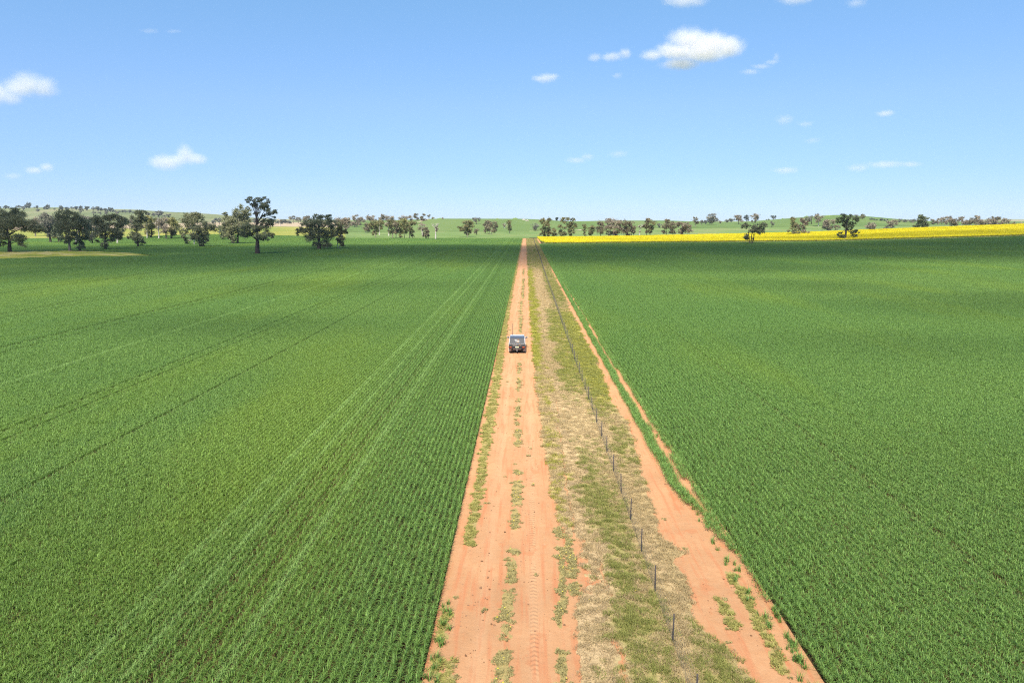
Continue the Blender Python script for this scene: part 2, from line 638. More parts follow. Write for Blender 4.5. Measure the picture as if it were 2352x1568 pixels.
WEED_ROWS = [(1558, 1580, -.75, .28), (1486, 1556, -.73, .3), (1478, 1484, -.68, .18), (1466, 1473, -.7, .18), (1440, 1463, -.72, .28), (1355, 1436, -.68, .27), (1278, 1342, -.6, .26), (1255, 1276, -.56, .3),
             (1166, 1217, -.52, .24), (1104, 1163, -.48, .3), (1078, 1091, -.46, .25), (982, 1027, -.55, .2), (968, 976, -.6, .12), (930, 961, -.6, .18), (910, 924, -.6, .12), (868, 902, -.62, .15), (833, 860, -.66, .16),
             (725, 766, -.75, .2), (690, 722, -.85, .18), (640, 686, -.68, .22), (618, 634, -.8, .2)]
WEED_ROWS = [(flat(1176, r1)[1], flat(1176, r0)[1], xc, hw) for r0, r1, xc, hw in WEED_ROWS]


SAND_WEEDS = [([flat(*q) for q in ((1676, 1312), (1700, 1356), (1724, 1400), (1752, 1450), (1788, 1520), (1800, 1548))], .2), ([flat(*q) for q in ((1648, 1375), (1668, 1400), (1688, 1446))], .24)]


def weeds(X, Y):
    j = (fbm(X * 4, Y * 2.2, 51) - .5)
    w = np.zeros_like(X)
    for y0, y1, xc, hw in WEED_ROWS:
        e = min(.6, (y1 - y0) * .3)
        w = np.maximum(w, sstep(-.06, .12, hw * .85 - np.abs(X - xc) + j * .4) * sstep(y0 - e * .3, y0 + e, Y + j) * sstep(y1 + e * .3, y1 - e, Y + j))
    # left edge of the track
    left = sstep(-.06, .08, iv(Y, [(15, .2), (40, .24), (46, .32), (120, .36), (190, .25), (570, .3)]) - np.abs(X - iv(Y, [(15, -2.5), (26, -2.5), (45, -2.62), (80, -2.85), (120, -3.15), (570, -3.0)])) + j * .5)
    left = left * sstep(iv(Y, [(15, .5), (30, .47), (40, .36), (50, .1), (570, .1)]), iv(Y, [(15, .54), (30, .5), (40, .42), (50, .2), (570, .2)]), fbm(X * .3 + 3, Y * .33, 61))
    left = np.maximum(left, sstep(.0, .1, .25 - np.abs(X + 2.95) + j * .6) * sstep(25, 22, Y) * sstep(.46, .52, fbm(X, Y * .8, 67)))
    # along the right edge
    right = sstep(-.02, .08, .17 - np.abs(X - iv(Y, [(15, 1.2), (22, 1.2), (26, 1.55), (33, 1.6), (40, 1.3)])) + j * .5) * sstep(36, 32, Y) * sstep(.47, .53, fbm(X * .6, Y * .6, 71))
    right = np.maximum(right, sstep(-.02, .08, .2 - np.abs(X - 1.95) + j * .4) * sstep(24.2, 25.2, Y) * sstep(30, 29, Y) * sstep(.38, .46, fbm(X * .5, Y * .7, 73)))
    # tongues of weed and grass on the sand strip
    sand = np.zeros_like(X)
    for pl, hw in SAND_WEEDS:
        py = np.array([q[1] for q in pl])
        o_ = np.argsort(py)
        xc = np.interp(Y, py[o_], np.array([q[0] for q in pl])[o_])
        sand = np.maximum(sand, sstep(-.04, .1, hw - np.abs(X - xc) + j * .5) * sstep(py.min() - .4, py.min() + .4, Y) * sstep(py.max() + .4, py.max() - .4, Y))
    return w, left, right, sand


CY_ = np.concatenate([np.arange(13, 45, .09), np.arange(45, 110, .22), np.arange(110, 250, .7), np.arange(250, 569, 2.0)])


def corridor(name, x0, x1, mat, kind_vals):
    n = 60
    u = np.linspace(0, 1, n)
    a = x0(CY_) if callable(x0) else np.full(len(CY_), x0)
    b = x1(CY_) if callable(x1) else np.full(len(CY_), x1)
    X = a[:, None] + (b - a)[:, None] * u[None]
    Y = np.repeat(CY_[:, None], n, 1)
    Z = terrain(X, Y) + .0
    inside, green, lime, grey, straw = cover(X, Y)
    wc, wl, wr, ws = weeds(X, Y)
    rut = sum(np.exp(-((X - c0) / .28) ** 2) for c0 in (-1.55, .35))
    Z = Z - .035 * rut * (.6 + .6 * fbm(X * .2, Y * .15, 81)) + .03 * (fbm(X * 1.5, Y * 1.2, 83) - .5) + .04 * inside + .03 * np.maximum(wc, wl)
    me = np_mesh(name, np.stack([X, Y, Z], -1).reshape(-1, 3), grid_faces(len(CY_), n), mat, True)
    set_attr(me, 'grass', inside)
    set_attr(me, 'green', green)
    set_attr(me, 'lime', lime)
    set_attr(me, 'grey', grey)
    set_attr(me, 'straw', straw)
    set_attr(me, 'weed', np.maximum.reduce([wc, wl, wr, ws]))
    set_attr(me, 'rut', rut)
    return tag(obj(name, me), kind='structure')


def track_material(name):
    t = NT(name)
    base, n2, n3 = soil_nodes(t, (.41, .222, .108))
    x, y, z = t.xyz()
    # packed wheel lanes paler, loose red between
    rut = t.attr('rut')
    lane = t.noise(.5, detail=4, map_scale=(2.2, .12, 1))
    base = t.mix(t.math('MULTIPLY', rut, t.math('MULTIPLY', lane, .55)), base, (.475, .29, .158))
    streak = t.noise(1.0, detail=5, map_scale=(3.5, .22, 1), loc=(3, 1, 0))
    base = t.mix(t.ramp(streak, [(.5, 0.0), (.66, .65)]), base, (.41, .15, .065))
    blot = t.noise(.8, detail=5, map_scale=(1.3, .8, 1), loc=(9, 4, 0))
    base = t.mix(t.ramp(blot, [(.6, 0.0), (.66, .45)]), base, (.4, .145, .06))
    # grass floor
    gn = t.noise(9, detail=5)
    gl = t.noise(2.5, detail=4)
    dry = t.mix(t.ramp(gn, [(.3, 0.0), (.7, 1.0)]), (.29, .21, .092), (.43, .32, .155))
    grey = t.mix(t.ramp(gn, [(.3, 0.0), (.7, 1.0)]), (.36, .255, .13), (.5, .37, .2))
    straw = t.mix(t.ramp(gn, [(.3, 0.0), (.7, 1.0)]), (.36, .27, .13), (.56, .42, .22))
    green = t.mix(t.ramp(gn, [(.3, 0.0), (.7, 1.0)]), (.14, .145, .035), (.27, .26, .075))
    lime = t.mix(t.ramp(gn, [(.3, 0.0), (.7, 1.0)]), (.22, .21, .035), (.4, .36, .07))
    g = t.mix(t.attr('grey'), dry, grey)
    g = t.mix(t.attr('straw'), g, straw)
    g = t.mix(t.attr('green'), g, green)
    g = t.mix(t.attr('lime'), g, lime)
    thin = t.ramp(t.math('ADD', t.attr('grass'), t.math('MULTIPLY', t.math('SUBTRACT', gl, .5), .9)), [(.32, 0.0), (.55, .93)])
    col = t.mix(thin, base, g)
    wd = t.ramp(t.math('ADD', t.attr('weed'), t.math('MULTIPLY', t.math('SUBTRACT', gl, .5), .9)), [(.4, 0.0), (.6, .85)])
    col = t.mix(wd, col, t.mix(gn, (.2, .165, .06), (.38, .3, .11)))
    # tyre tread pressed into the right wheel lane
    dx = t.math('ABSOLUTE', t.math('SUBTRACT', x, .33))
    inl = t.math('LESS_THAN', dx, .14)
    ch = t.math('SINE', t.math('ADD', t.math('MULTIPLY', y, 26.0), t.math('MULTIPLY', dx, 18.0)))
    patch = t.ramp(t.noise(.3, detail=2), [(.42, 0.0), (.52, 1.0)])
    tread = t.math('MULTIPLY', t.math('MULTIPLY', ch, inl), patch)
    hh = t.math('ADD', t.math('MULTIPLY', tread, .35), t.math('ADD', n2, t.math('MULTIPLY', n3, .5)))
    return t.bsdf(col, .95, .12, normal=t.bump(hh, .7, .05))


m_track = track_material('track_dirt')
EDGE1 = lambda Y: np.interp(Y, [p[0] for p in DIRT_R], [p[1] for p in DIRT_R]) - .35
EDGE2 = lambda Y: np.interp(Y, [p[0] for p in SAND_L], [p[1] for p in SAND_L]) + .25
corridor('dirt_track', -3.28, EDGE1, m_track, None)
corridor('grass_verge', EDGE1, EDGE2, m_track, None)
corridor('sand_strip', EDGE2, 9.5, m_track, None)

# ------------------------------------------------------------------ grassy bank in the left field
BANK = [(-245, 262, 55, 22, 1.3), (-214, 289, 48, 17, 1.5), (-186, 283, 30, 8, .9)]


def bank_h(X, Y):
    h = np.zeros_like(X)
    for bx, by, rx, ry, hh in BANK:
        q = ((X - bx) / rx) ** 2 + ((Y - by - (X - bx) * .15) / ry) ** 2
        h = np.maximum(h, hh * np.clip(1 - q, 0, 1) ** .7)
    return h


bx = np.linspace(-320, -138, 200)
by = np.linspace(225, 320, 110)
BX, BY = np.meshgrid(bx, by)
BH = bank_h(BX, BY) * (.9 + .35 * fbm(BX * .12, BY * .3, 3))
t = NT('bank_grass')
n1 = t.noise(.06, detail=5, map_scale=(1, 2.5, 1))
n2 = t.noise(1.5, detail=4)
c = t.ramp(n1, [(.36, (.2, .235, .03)), (.5, (.34, .31, .04)), (.58, (.55, .43, .17)), (.64, (.26, .27, .035))])
c = t.mix(t.ramp(n2, [(.3, 0.0), (.7, .5)]), c, (.13, .15, .04))
m_bank = t.bsdf(c, .95, .1, normal=t.bump(n2, .6, .3))
keep = (BH > .03)
me = np_mesh('grass_bank', np.stack([BX, BY, terrain(BX, BY) - .25 + BH * 1.2], -1).reshape(-1, 3), grid_faces(110, 200), m_bank, True)
bmx = bmesh.new()
bmx.from_mesh(me)
kk = keep.ravel()
bmx.verts.ensure_lookup_table()
bmesh.ops.delete(bmx, geom=[v for v in bmx.verts if not kk[v.index]], context='VERTS')
bmx.to_mesh(me)
bmx.free()
tag(obj('grass_bank', me), kind='structure')

# ================================================================== CROPS
def leaf_mat(name, c0, c1, trans=.35, rough=.5, spec=.35, pos_cols=None, tcol=None):
    t = NT(name)
    tone = t.attr('tone')
    c = t.mix(tone, c0, c1)
    if pos_cols:
        for sc, ms, stops, col, loc in pos_cols:
            f = t.ramp(t.noise(sc, detail=4, map_scale=ms, loc=loc), stops)
            c = t.mix(f, c, col)
    return t, c, trans, rough, spec


t = NT('wheat_leaf')
tone = t.attr('tone')
c = t.mix(tone, (.035, .092, .016), (.25, .4, .08))
y1 = t.ramp(t.noise(.05, detail=5, map_scale=(1.0, .22, 1)), [(.5, 0.0), (.72, .5)])
c = t.mix(y1, c, (.235, .32, .025))
y2 = t.ramp(t.noise(.012, detail=3, map_scale=(1.0, .8, 1), loc=(5, 2, 0)), [(.4, 0.0), (.62, .4)])
c = t.mix(y2, c, (.085, .205, .045))
# leaves pressed flat along the spray lines show their pale side
x, y, z = t.xyz()
for xc, hw in ((-9.6, .24), (-12.6, .16), (-14.2, .18), (-46, .3)):
    ln = t.math('LESS_THAN', t.math('ABSOLUTE', t.math('SUBTRACT', x, xc)), hw)
    c = t.mix(t.math('MULTIPLY', ln, t.ramp(t.noise(.25, detail=3), [(.3, .16), (.65, .5)])), c, (.3, .46, .13))
m_wheat = t.bsdf(c, .5, .28, trans=.2, tcol=t.mix(.35, c, (.22, .32, .015)))


def wheat_leaves(P, r, h0):
    """arching leaves, several to a plant, springing from the stems at different heights"""
    n = len(P)
    P = P.copy()
    low = r.random(n) ** .7
    P[:, 2] = h0 * (.2 + .45 * low) * r.uniform(.8, 1.1, n)
    V, F = blades(n, P, r.uniform(0, 2 * math.pi, n), h0 * r.uniform(.38, .62, n), r.uniform(.25, 1.05, n), r.uniform(.0115, .019, n), .62, 3)
    return V, F, np.tile(np.clip(r.normal(.5, .27, n), 0, 1), 3)


def wheat_patch(name, w, l, seed, per_m2=740, gaps=(), h0=.47, rowgap=.297):
    r = np.random.default_rng(seed)
    nrow = int(round(w / rowgap))
    per_row = int(per_m2 * w * l / nrow)
    P = []
    for k in range(nrow):
        xc = -w / 2 + (k + .5) * w / nrow
        if any(abs(xc - g) < gw for g, gw in gaps):
            m = int(per_row * (.36 if max(q[1] for q in gaps) < .18 else .2))
        else:
            m = per_row
        # plants stand in small bunches along the drill row
        c0 = r.uniform(-l / 2, l / 2, max(4, m // 4))
        yy = c0[r.integers(0, len(c0), m)] + r.normal(0, .07, m)
        P.append(np.stack([xc + .018 * np.sin(yy * 3.1 + k * 1.7) + r.normal(0, .034, m), yy, np.zeros(m)], 1))
    P = np.concatenate(P)
    V, F, tone = wheat_leaves(P, r, h0)
    me = np_mesh(name, V, F, m_wheat)
    set_attr(me, 'tone', tone, 'FACE')
    return me


PW = 4.16
wheat_kinds = [wheat_patch('wheat_plot', PW, PW, 100 + k) for k in range(4)]
wheat_kinds += [wheat_patch('wheat_plot', PW, PW, 104 + k) for k in range(2)]


def in_view(X, Y, pad=12):
    a0, a1 = ray(0, HROW)[0], ray(2352, HROW)[0]
    return (X > a0 * Y * 1.05 - pad) & (X < a1 * Y * 1.05 + pad) & (Y > 12)


LINE_KINDS = {}


def line_kind(gaps, seed):
    key = tuple(gaps)
    if key not in LINE_KINDS:
        LINE_KINDS[key] = len(wheat_kinds)
        wheat_kinds.append(wheat_patch('wheat_plot_lines', PW, PW, seed, gaps=gaps))
    return LINE_KINDS[key]


def wheat(name, x_start, step_sign, y_max, label, lines, x_end=480):
    pts, rot, scl, idx = [], [], [], []
    ncol = int(x_end / PW)
    r = np.random.default_rng(11 if step_sign < 0 else 12)
    for cidx in range(ncol):
        xc = x_start + step_sign * (cidx + .5) * PW
        yy = np.arange(14, y_max - PW / 2, PW)
        xx = np.full(len(yy), xc)
        ok = in_view(xx, yy)
        if step_sign < 0:
            ok &= bank_h(xx, yy) < .12
        yy, xx = yy[ok], xx[ok]
        n = len(yy)
        if not n:
            continue
        ids = r.integers(0, 6, n)
        spin = np.where(r.random(n) < .5, 0, math.pi)
        gaps = [(round(lx - xc, 2), hw) for lx, hw in lines if abs(lx - xc) < PW / 2 + .1]
        if gaps:
            ids[:] = line_kind(gaps, 150 + cidx)
            spin[:] = 0
        pts.append(np.stack([xx, yy, terrain(xx, yy) - .05 + .0], 1))
        rot.append(spin)
        hz = .82 + .36 * fbm(xx * .05, yy * .03, 91)
        scl.append(np.stack([np.ones(n), np.ones(n), hz], 1))
        idx.append(ids)
    return scatter(name, np.concatenate(pts), np.concatenate(rot), np.concatenate(scl), np.concatenate(idx), wheat_kinds, label, 'wheat')


wheat('wheat_crop', -3.22, -1, 566, 'green wheat standing in rows left of the red dirt track',
      [(-10.6, .16), (-11.72, .16), (-26.9, .22), (-34.2, .22), (-35.7, .22), (-57, .35), (-59.5, .35), (-78, .4), (-81, .4), (-104, .5), (-108, .5), (-140, .6)])
wheat('wheat_crop', 9.45, 1, 430, 'green wheat standing in rows right of the wire fence',
      [(19.2, .16), (40, .16), (41.7, .16), (110, .3)])

# edge rows of the right hand field, broken by bare soil
def wheat_row_mesh(name, l, seed, per_m=85, wid=.16):
    r = np.random.default_rng(seed)
    n = int(per_m * l)
    P = np.stack([r.normal(0, wid, n), r.uniform(-l / 2, l / 2, n), np.zeros(n)], 1)
    V, F, tone = wheat_leaves(P, r, .45)
    me = np_mesh(name, V, F, m_wheat)
    set_attr(me, 'tone', tone, 'FACE')
    return me


rows = [wheat_row_mesh('wheat_row', .6, 200 + k, 130, .09) for k in range(3)]
pts, idx = [], []
yy = np.arange(14, 430, .5)
for xr, lo, y0, y1 in ((8.06, .0, 33, 430), (8.2, .0, 33, 430), (8.34, .0, 32, 430), (8.5, .33, 31, 430), (8.72, .55, 29, 430), (8.95, .48, 29, 430), (9.15, .46, 28, 430), (9.33, .33, 24, 430)):
    keep = (yy > y0) & (yy < y1) & (fbm(np.full(len(yy), xr * 3), yy * iv(yy, [(14, .35), (100, .12), (430, .05)]), 37) > iv(yy, [(14, lo), (60, lo * .95), (110, lo * .7), (430, lo * .3)]))
    shift = np.where(yy < 36, (36 - yy) * .085, 0) if xr < 8.6 else np.zeros(len(yy))
    pts.append(np.stack([xr + shift + .05 * np.sin(yy), yy, terrain(np.full(len(yy), xr), yy)], 1)[keep])
pts = np.concatenate(pts)
n = len(pts)
scatter('wheat_edge', pts, rng.choice([0, math.pi], n), np.stack([np.ones(n), np.ones(n), rng.uniform(.6, .9, n)], 1), rng.integers(0, 3, n), rows,
        'thin outer rows of wheat with bare soil between them beside the sand strip', 'wheat')

# ------------------------------------------------------------------ canola in flower
t = NT('canola_flower')
c = t.mix(t.attr('tone'), (.62, .52, .009), (.77, .67, .022))
f = t.ramp(t.noise(.03, detail=5, map_scale=(.4, 2.2, 1)), [(.42, 0.0), (.62, .45)])
c = t.mix(f, c, (.5, .41, .01))
m_canola = t.bsdf(c, .7, .2, trans=.25)
t = NT('canola_leaf')
m_canleaf = t.bsdf(t.mix(t.noise(4), (.2, .24, .05), (.32, .34, .06)), .7, .2)


def quads(P, size, r, flatness=1.0):
    n = len(P)
    u = r.normal(size=(n, 3))
    u[:, 2] *= flatness
    u /= np.linalg.norm(u, axis=1)[:, None]
    w = r.normal(size=(n, 3))
    w = np.cross(u, w)
    w /= np.linalg.norm(w, axis=1)[:, None] + 1e-9
    s = np.asarray(size)[:, None] * .5
    V = np.stack([P - u * s - w * s * .6, P + u * s - w * s * .6, P + u * s + w * s * .6, P - u * s + w * s * .6], 1)
    return V.reshape(-1, 3), np.arange(4 * n).reshape(n, 4)


def canola_patch(seed, w=6.0):
    r = np.random.default_rng(seed)
    n = 3600
    P = np.stack([r.uniform(-w / 2, w / 2, n), r.uniform(-w / 2, w / 2, n), r.normal(1.12, .1, n)], 1)
    V1, F1 = quads(P, r.uniform(.12, .22, n), r, .3)
    m = 1500
    Q = np.stack([r.uniform(-w / 2, w / 2, m), r.uniform(-w / 2, w / 2, m), r.uniform(.05, .95, m)], 1)
    V2, F2 = quads(Q, r.uniform(.15, .3, m), r, 1)
    me = np_mesh('canola_plot', np.concatenate([V1, V2]), np.concatenate([F1, F2 + len(V1)]), m_canola)
    me.materials.append(m_canleaf)
    mi = np.zeros(n + m, np.int32)
    mi[n:] = 1
    me.polygons.foreach_set('material_index', mi)
    set_attr(me, 'tone', np.concatenate([r.random(n), r.random(m)]), 'FACE')
    return me


pts = []
for yc in np.arange(437, 572, 6.0):
    xl = iv(yc, [(430, 12.5), (470, 10.0), (575, 8.8)])
    xx = np.arange(xl + 3, .82 * yc + 20, 6.0)
    pts.append(np.stack([xx, np.full(len(xx), yc), terrain(xx, np.full(len(xx), yc))], 1))
pts = np.concatenate(pts)
n = len(pts)
scatter('canola_crop', pts, rng.integers(0, 4, n) * math.pi / 2, np.stack([np.ones(n), np.ones(n), rng.uniform(.92, 1.08, n)], 1), rng.integers(0, 3, n),
        [canola_patch(300 + k) for k in range(3)], 'bright yellow canola in flower beyond the right hand wheat', 'canola')

# ------------------------------------------------------------------ grass and weeds of the verge
def tuft_mat(name, c0, c1, trans=.25):
    t = NT(name)
    rnd = t.n('ShaderNodeObjectInfo').outputs['Random']
    c = t.mix(t.math('ADD', t.math('MULTIPLY', t.attr('tone'), .7), t.math('MULTIPLY', rnd, .3)), c0, c1)
    return t.bsdf(c, .7, .2, trans=trans)


TM = {
    'dry': tuft_mat('dry_grass', (.31, .23, .1), (.5, .38, .195)),
    'grey': tuft_mat('grey_grass', (.34, .25, .128), (.5, .375, .205)),
    'green': tuft_mat('green_grass', (.14, .15, .03), (.32, .315, .085)),
    'lime': tuft_mat('yellow_green_grass', (.2, .205, .03), (.42, .385, .07)),
    'straw': tuft_mat('straw_grass', (.37, .275, .13), (.52, .395, .21)),
    'weed': tuft_mat('weed_leaf', (.2, .17, .06), (.44, .37, .15)),
    'lweed': tuft_mat('weed_light_leaf', (.19, .185, .045), (.4, .36, .1)),
    'tall': m_wheat,
}
t = NT('weed_flower')
m_wflower = t.bsdf(t.mix(t.attr('tone'), (.7, .5, .02), (.85, .68, .05)), .7, .2)


def tuft(kind, seed, n, rad, h, width, lean=(.3, 1.1), flowers=0):
    r = np.random.default_rng(seed)
    an, rr = r.uniform(0, 6.28, n), rad * np.sqrt(r.random(n))
    P = np.stack([rr * np.cos(an), rr * np.sin(an), np.zeros(n)], 1)
    V, F = blades(n, P, r.uniform(0, 6.28, n), h * r.uniform(.5, 1.2, n), r.uniform(*lean, n), r.uniform(.7, 1.3, n) * width, .5, 2)
    tone = np.tile(np.clip(r.normal(.5, .28, n), 0, 1), 2)
    mi = np.zeros(len(F), np.int32)
    if flowers:
        an, rr = r.uniform(0, 6.28, flowers), rad * 1.1 * np.sqrt(r.random(flowers))
        Q = np.stack([rr * np.cos(an), rr * np.sin(an), h * r.uniform(.7, 1.05, flowers)], 1)
        V2, F2 = quads(Q, r.uniform(.03, .05, flowers), r, .3)
        F = np.concatenate([F, F2 + len(V)])
        V = np.concatenate([V, V2])
        tone = np.concatenate([tone, r.random(flowers)])
        mi = np.concatenate([mi, np.ones(flowers, np.int32)])
    me = np_mesh(kind + '_tuft', V, F, TM[kind])
    me.materials.append(m_wflower)
    me.polygons.foreach_set('material_index', mi)
    set_attr(me, 'tone', tone, 'FACE')
    return me


KINDS = ['dry', 'grey', 'green', 'lime', 'straw']
protos = []
for k, kd in enumerate(KINDS):
    hh = {'dry': .12, 'grey': .09, 'green': .15, 'lime': .14, 'straw': .11}[kd]
    for v in range(2):
        protos.append(tuft(kd, 400 + 10 * k + v, 46, .17, hh, .014))

# candidates
def cand(y0, y1, dens, x0, x1):
    n = int((y1 - y0) * (x1 - x0) * dens)
    return rng.uniform(x0, x1, n), rng.uniform(y0, y1, n)


parts_ = [(cand(13.5, 40, 62, .8, 8.2), 1.0), (cand(40, 85, 34, .3, 8.3), 1.3), (cand(85, 170, 14, .2, 8.3), 1.9), (cand(170, 320, 6, .0, 8.3), 2.6), (cand(320, 565, 2.2, .0, 8.3), 3.6)]
PP, KK, SS = [], [], []
for (X, Y), sc in parts_:
    inside, green, lime, grey, straw = cover(X, Y)
    u = rng.random(len(X))
    keep = u < inside * (.55 + .45 * vnoise(X * 3, Y * 3, 97))
    X, Y, green, lime, grey, straw = [q[keep] for q in (X, Y, green, lime, grey, straw)]
    v = rng.random(len(X))
    k = np.where(v < lime, 3, np.where(v < lime + green, 2, np.where(rng.random(len(X)) < straw, 4, np.where(rng.random(len(X)) < grey, 1, 0))))
    PP.append(np.stack([X, Y, terrain(X, Y) + .02], 1))
    KK.append(k * 2 + rng.integers(0, 2, len(X)))
    s = sc * rng.uniform(.7, 1.3, len(X))
    SS.append(np.stack([s, s, rng.uniform(.6, 1.4, len(X)) * sc ** .35], 1))
PP, KK, SS = np.concatenate(PP), np.concatenate(KK), np.concatenate(SS)
scatter('verge_grass', PP, rng.uniform(0, 6.28, len(PP)), SS, KK, protos, 'dry and green grass growing along the wire fence', 'grass')

wp = [tuft('weed', 500 + v, 40, .13, .1, .03, (.5, 1.4), flowers=1 if v < 1 else 0) for v in range(3)] + [tuft('lweed', 510 + v, 40, .13, .13, .025, (.4, 1.2)) for v in range(2)]
PP, KK, SS = [], [], []
for (X, Y), sc in [(cand(13.5, 45, 75, -3.4, 9.2), 1.0), (cand(45, 100, 34, -3.4, 1), 1.4), (cand(100, 240, 12, -3.5, .6), 2.2), (cand(240, 560, 3, -3.5, .3), 3)]:
    wc, wl, wr, ws = weeds(X, Y)
    tot = np.maximum.reduce([wc, wl, wr, ws])
    keep = rng.random(len(X)) < tot * (.35 + .5 * vnoise(X * 6, Y * 4, 131)) + .001
    X, Y, wl, ws = X[keep], Y[keep], wl[keep], ws[keep]
    k = np.where((wl > .3) | (ws > .3), 3 + rng.integers(0, 2, len(X)), rng.integers(0, 3, len(X)))
    PP.append(np.stack([X, Y, terrain(X, Y) + .01], 1))
    KK.append(k)
    s = sc * rng.uniform(.6, 1.2, len(X))
    SS.append(np.stack([s, s, rng.uniform(.4, .95, len(X)) * sc ** .3], 1))
PP, KK, SS = np.concatenate(PP), np.concatenate(KK), np.concatenate(SS)
scatter('track_weeds', PP, rng.uniform(0, 6.28, len(PP)), SS, KK, wp, 'low weeds with small yellow flowers along the dirt track', 'weeds')

# stray wheat on the sand strip and at the foot of the left crop
pts = []
for k in range(50):
    y = rng.uniform(18, 34)
    x = iv(y, [(15, 9.3), (19, 8.75), (23, 8.75), (26, 8.7), (29, 8.6), (34, 8.6)]) + rng.normal(0, .1)
    if rng.random() < (1.0 if 22 < y < 26 else .35):
        pts.append((x, y, 0))
for k in range(26):
    pts.append((-2.95 + rng.normal(0, .12), rng.uniform(18.5, 24), 0))
for k in range(50):
    y = rng.uniform(26, 60)
    pts.append((9.3 + rng.normal(0, .13), y, 0))
for k in range(36):
    y = rng.uniform(17.5, 24)
    pts.append((9.15 + (y - 21) * .08 + rng.normal(0, .06), y, 0))
pts = np.array(pts)
n = len(pts)
st = [tuft('tall', 600 + v, 26, .09, .42, .017, (.2, .7)) for v in range(2)]
s = rng.uniform(.6, 1.2, n)
scatter('stray_wheat', pts, rng.uniform(0, 6.28, n), np.stack([s, s, s * rng.uniform(.6, 1, n)], 1), rng.integers(0, 2, n), st, 'stray wheat clumps growing out of the bare sand strip', 'wheat')

# clods and small stones lying on the bare ground
t = NT('clod')
m_clod = t.bsdf(t.mix(t.n('ShaderNodeObjectInfo').outputs['Random'], (.12, .06, .03), (.36, .2, .11)), .95, .1)
clods = []
for k in range(3):
    bm = bmesh.new()
    bmesh.ops.create_icosphere(bm, subdivisions=1, radius=.03)
    for v in bm.verts:
        v.co *= random.uniform(.6, 1.3)
        v.co.z *= .6
    me = bpy.data.meshes.new('clod')
    bm.to_mesh(me)
    bm.free()
    me.materials.append(m_clod)
    clods.append(me)
X, Y = cand(13.5, 60, 5.5, -3.1, 9.3)
inside = cover(X, Y)[0]
keep = (inside < .3) & (rng.random(len(X)) < .25 + 1.2 * sstep(.5, .65, fbm(X * .9, Y * .5, 111)))
X, Y = X[keep], Y[keep]
n = len(X)
s = rng.gamma(2, .3, n) + .25
scatter('loose_clods', np.stack([X, Y, np.zeros(n)], 1), rng.uniform(0, 6.28, n), np.stack([s, s, s], 1), rng.integers(0, 3, n), clods, 'small clods and stones on the bare red ground', 'stones')

# pale farm track, bare patch and old earth mounds on the far slopes
def strip(name, pts_, w, mat, off=.6):
    P = []
    for zp in pts_:
        P.append(land(*zp, 500))
    P = np.array(P)
    tt = np.linspace(0, 1, 24)
    seg = np.linspace(0, 1, len(P))
    cx_, cy_ = np.interp(tt, seg, P[:, 0]), np.interp(tt, seg, P[:, 1])
    L_ = np.stack([cx_ - w / 2, cy_ - w * 1.2, terrain(cx_ - w / 2, cy_ - w * 1.2) + off], 1)
    R_ = np.stack([cx_ + w / 2, cy_ + w * 1.2, terrain(cx_ + w / 2, cy_ + w * 1.2) + off], 1)
    V = np.stack([L_, R_], 1).reshape(-1, 3)
    return tag(obj(name, np_mesh(name, V, grid_faces(24, 2), mat)), kind='structure')


m_pale = plain('pale_soil', (.5, .4, .28), .95, .1, 0, .2, .2)
KS = 2352 / 4096.0
strip('farm_track', [((1380 + x / 3.2667) * KS, (800 + y / 3.2667) * KS) for x, y in ((965, 290), (1030, 272), (1095, 254))], 5, m_pale)
strip('bare_patch', [((2080 + x / 3.2667) * KS, (800 + y / 3.2667) * KS) for x, y in ((705, 402), (760, 398), (830, 398))], 6, m_pale)
for zm_, xs_ in (((1380, 800, 3.2667), ((1240, 247, 45, 2.2), (1990, 250, 22, 2.0), (2225, 247, 40, 2.6))), ((2780, 800, 3.5636), ((1250, 242, 16, 1.8), (1590, 215, 36, 2.6), (1900, 235, 44, 2.8)))):
    for x, y, hw, hh in xs_:
        px_, py_ = (zm_[0] + x / zm_[2]) * KS, (zm_[1] + y / zm_[2]) * KS
        X0, Y0 = land(px_, py_ + .6, 700)
        Y0 = min(Y0, 1320)
        X0 = ray(px_, py_)[0] * Y0
        w_ = hw / zm_[2] * KS * Y0 / FPX
        u_ = np.linspace(-1, 1, 21)
        UU, VV = np.meshgrid(u_, u_)
        hgt = hh * np.clip(1 - UU ** 2 - VV ** 2, 0, 1) ** .6 * (.7 + .6 * fbm(UU * 3 + x, VV * 2, 5))
        V = np.stack([X0 + UU * w_, Y0 + VV * w_ * .5, terrain(X0 + UU * w_, Y0 + VV * w_ * .5) + hgt - .2], -1).reshape(-1, 3)
        tag(obj('earth_mound', np_mesh('earth_mound', V, grid_faces(21, 21), m_past_c, True)), kind='structure')

# ================================================================== FENCES
m_post = plain('weathered_steel', (.055, .045, .042), .7, .3, .3)
m_wire = plain('galvanised_wire', (.3, .29, .27), .5, .5, .7)
m_timber = plain('grey_timber', (.2, .17, .13), .9, .2)


def fence_x(Y):
    return iv(Y, [(10, 5.12), (190, 5.12), (270, 5.4), (412, 5.4), (570, 5.6)])


def picket_bm(h, w=.028):
    """steel Y section picket: three flanges tapering to a cut top"""
    V, F = [], []
    for k in range(3):
        a = R(90 + 120 * k)
        d = Vector((math.cos(a), math.sin(a), 0))
        s = Vector((-d.y, d.x, 0)) * .005
        b = len(V)
        for z in (-.1, h * (1 if k else .985)):
            for q in (s, d * w + s * .7, d * w - s * .7, -s):
                V.append((q.x, q.y, z))
        F += [(b, b + 1, b + 5, b + 4), (b + 1, b + 2, b + 6, b + 5), (b + 2, b + 3, b + 7, b + 6), (b + 4, b + 5, b + 6, b + 7)]
    return np.array(V), np.array(F)


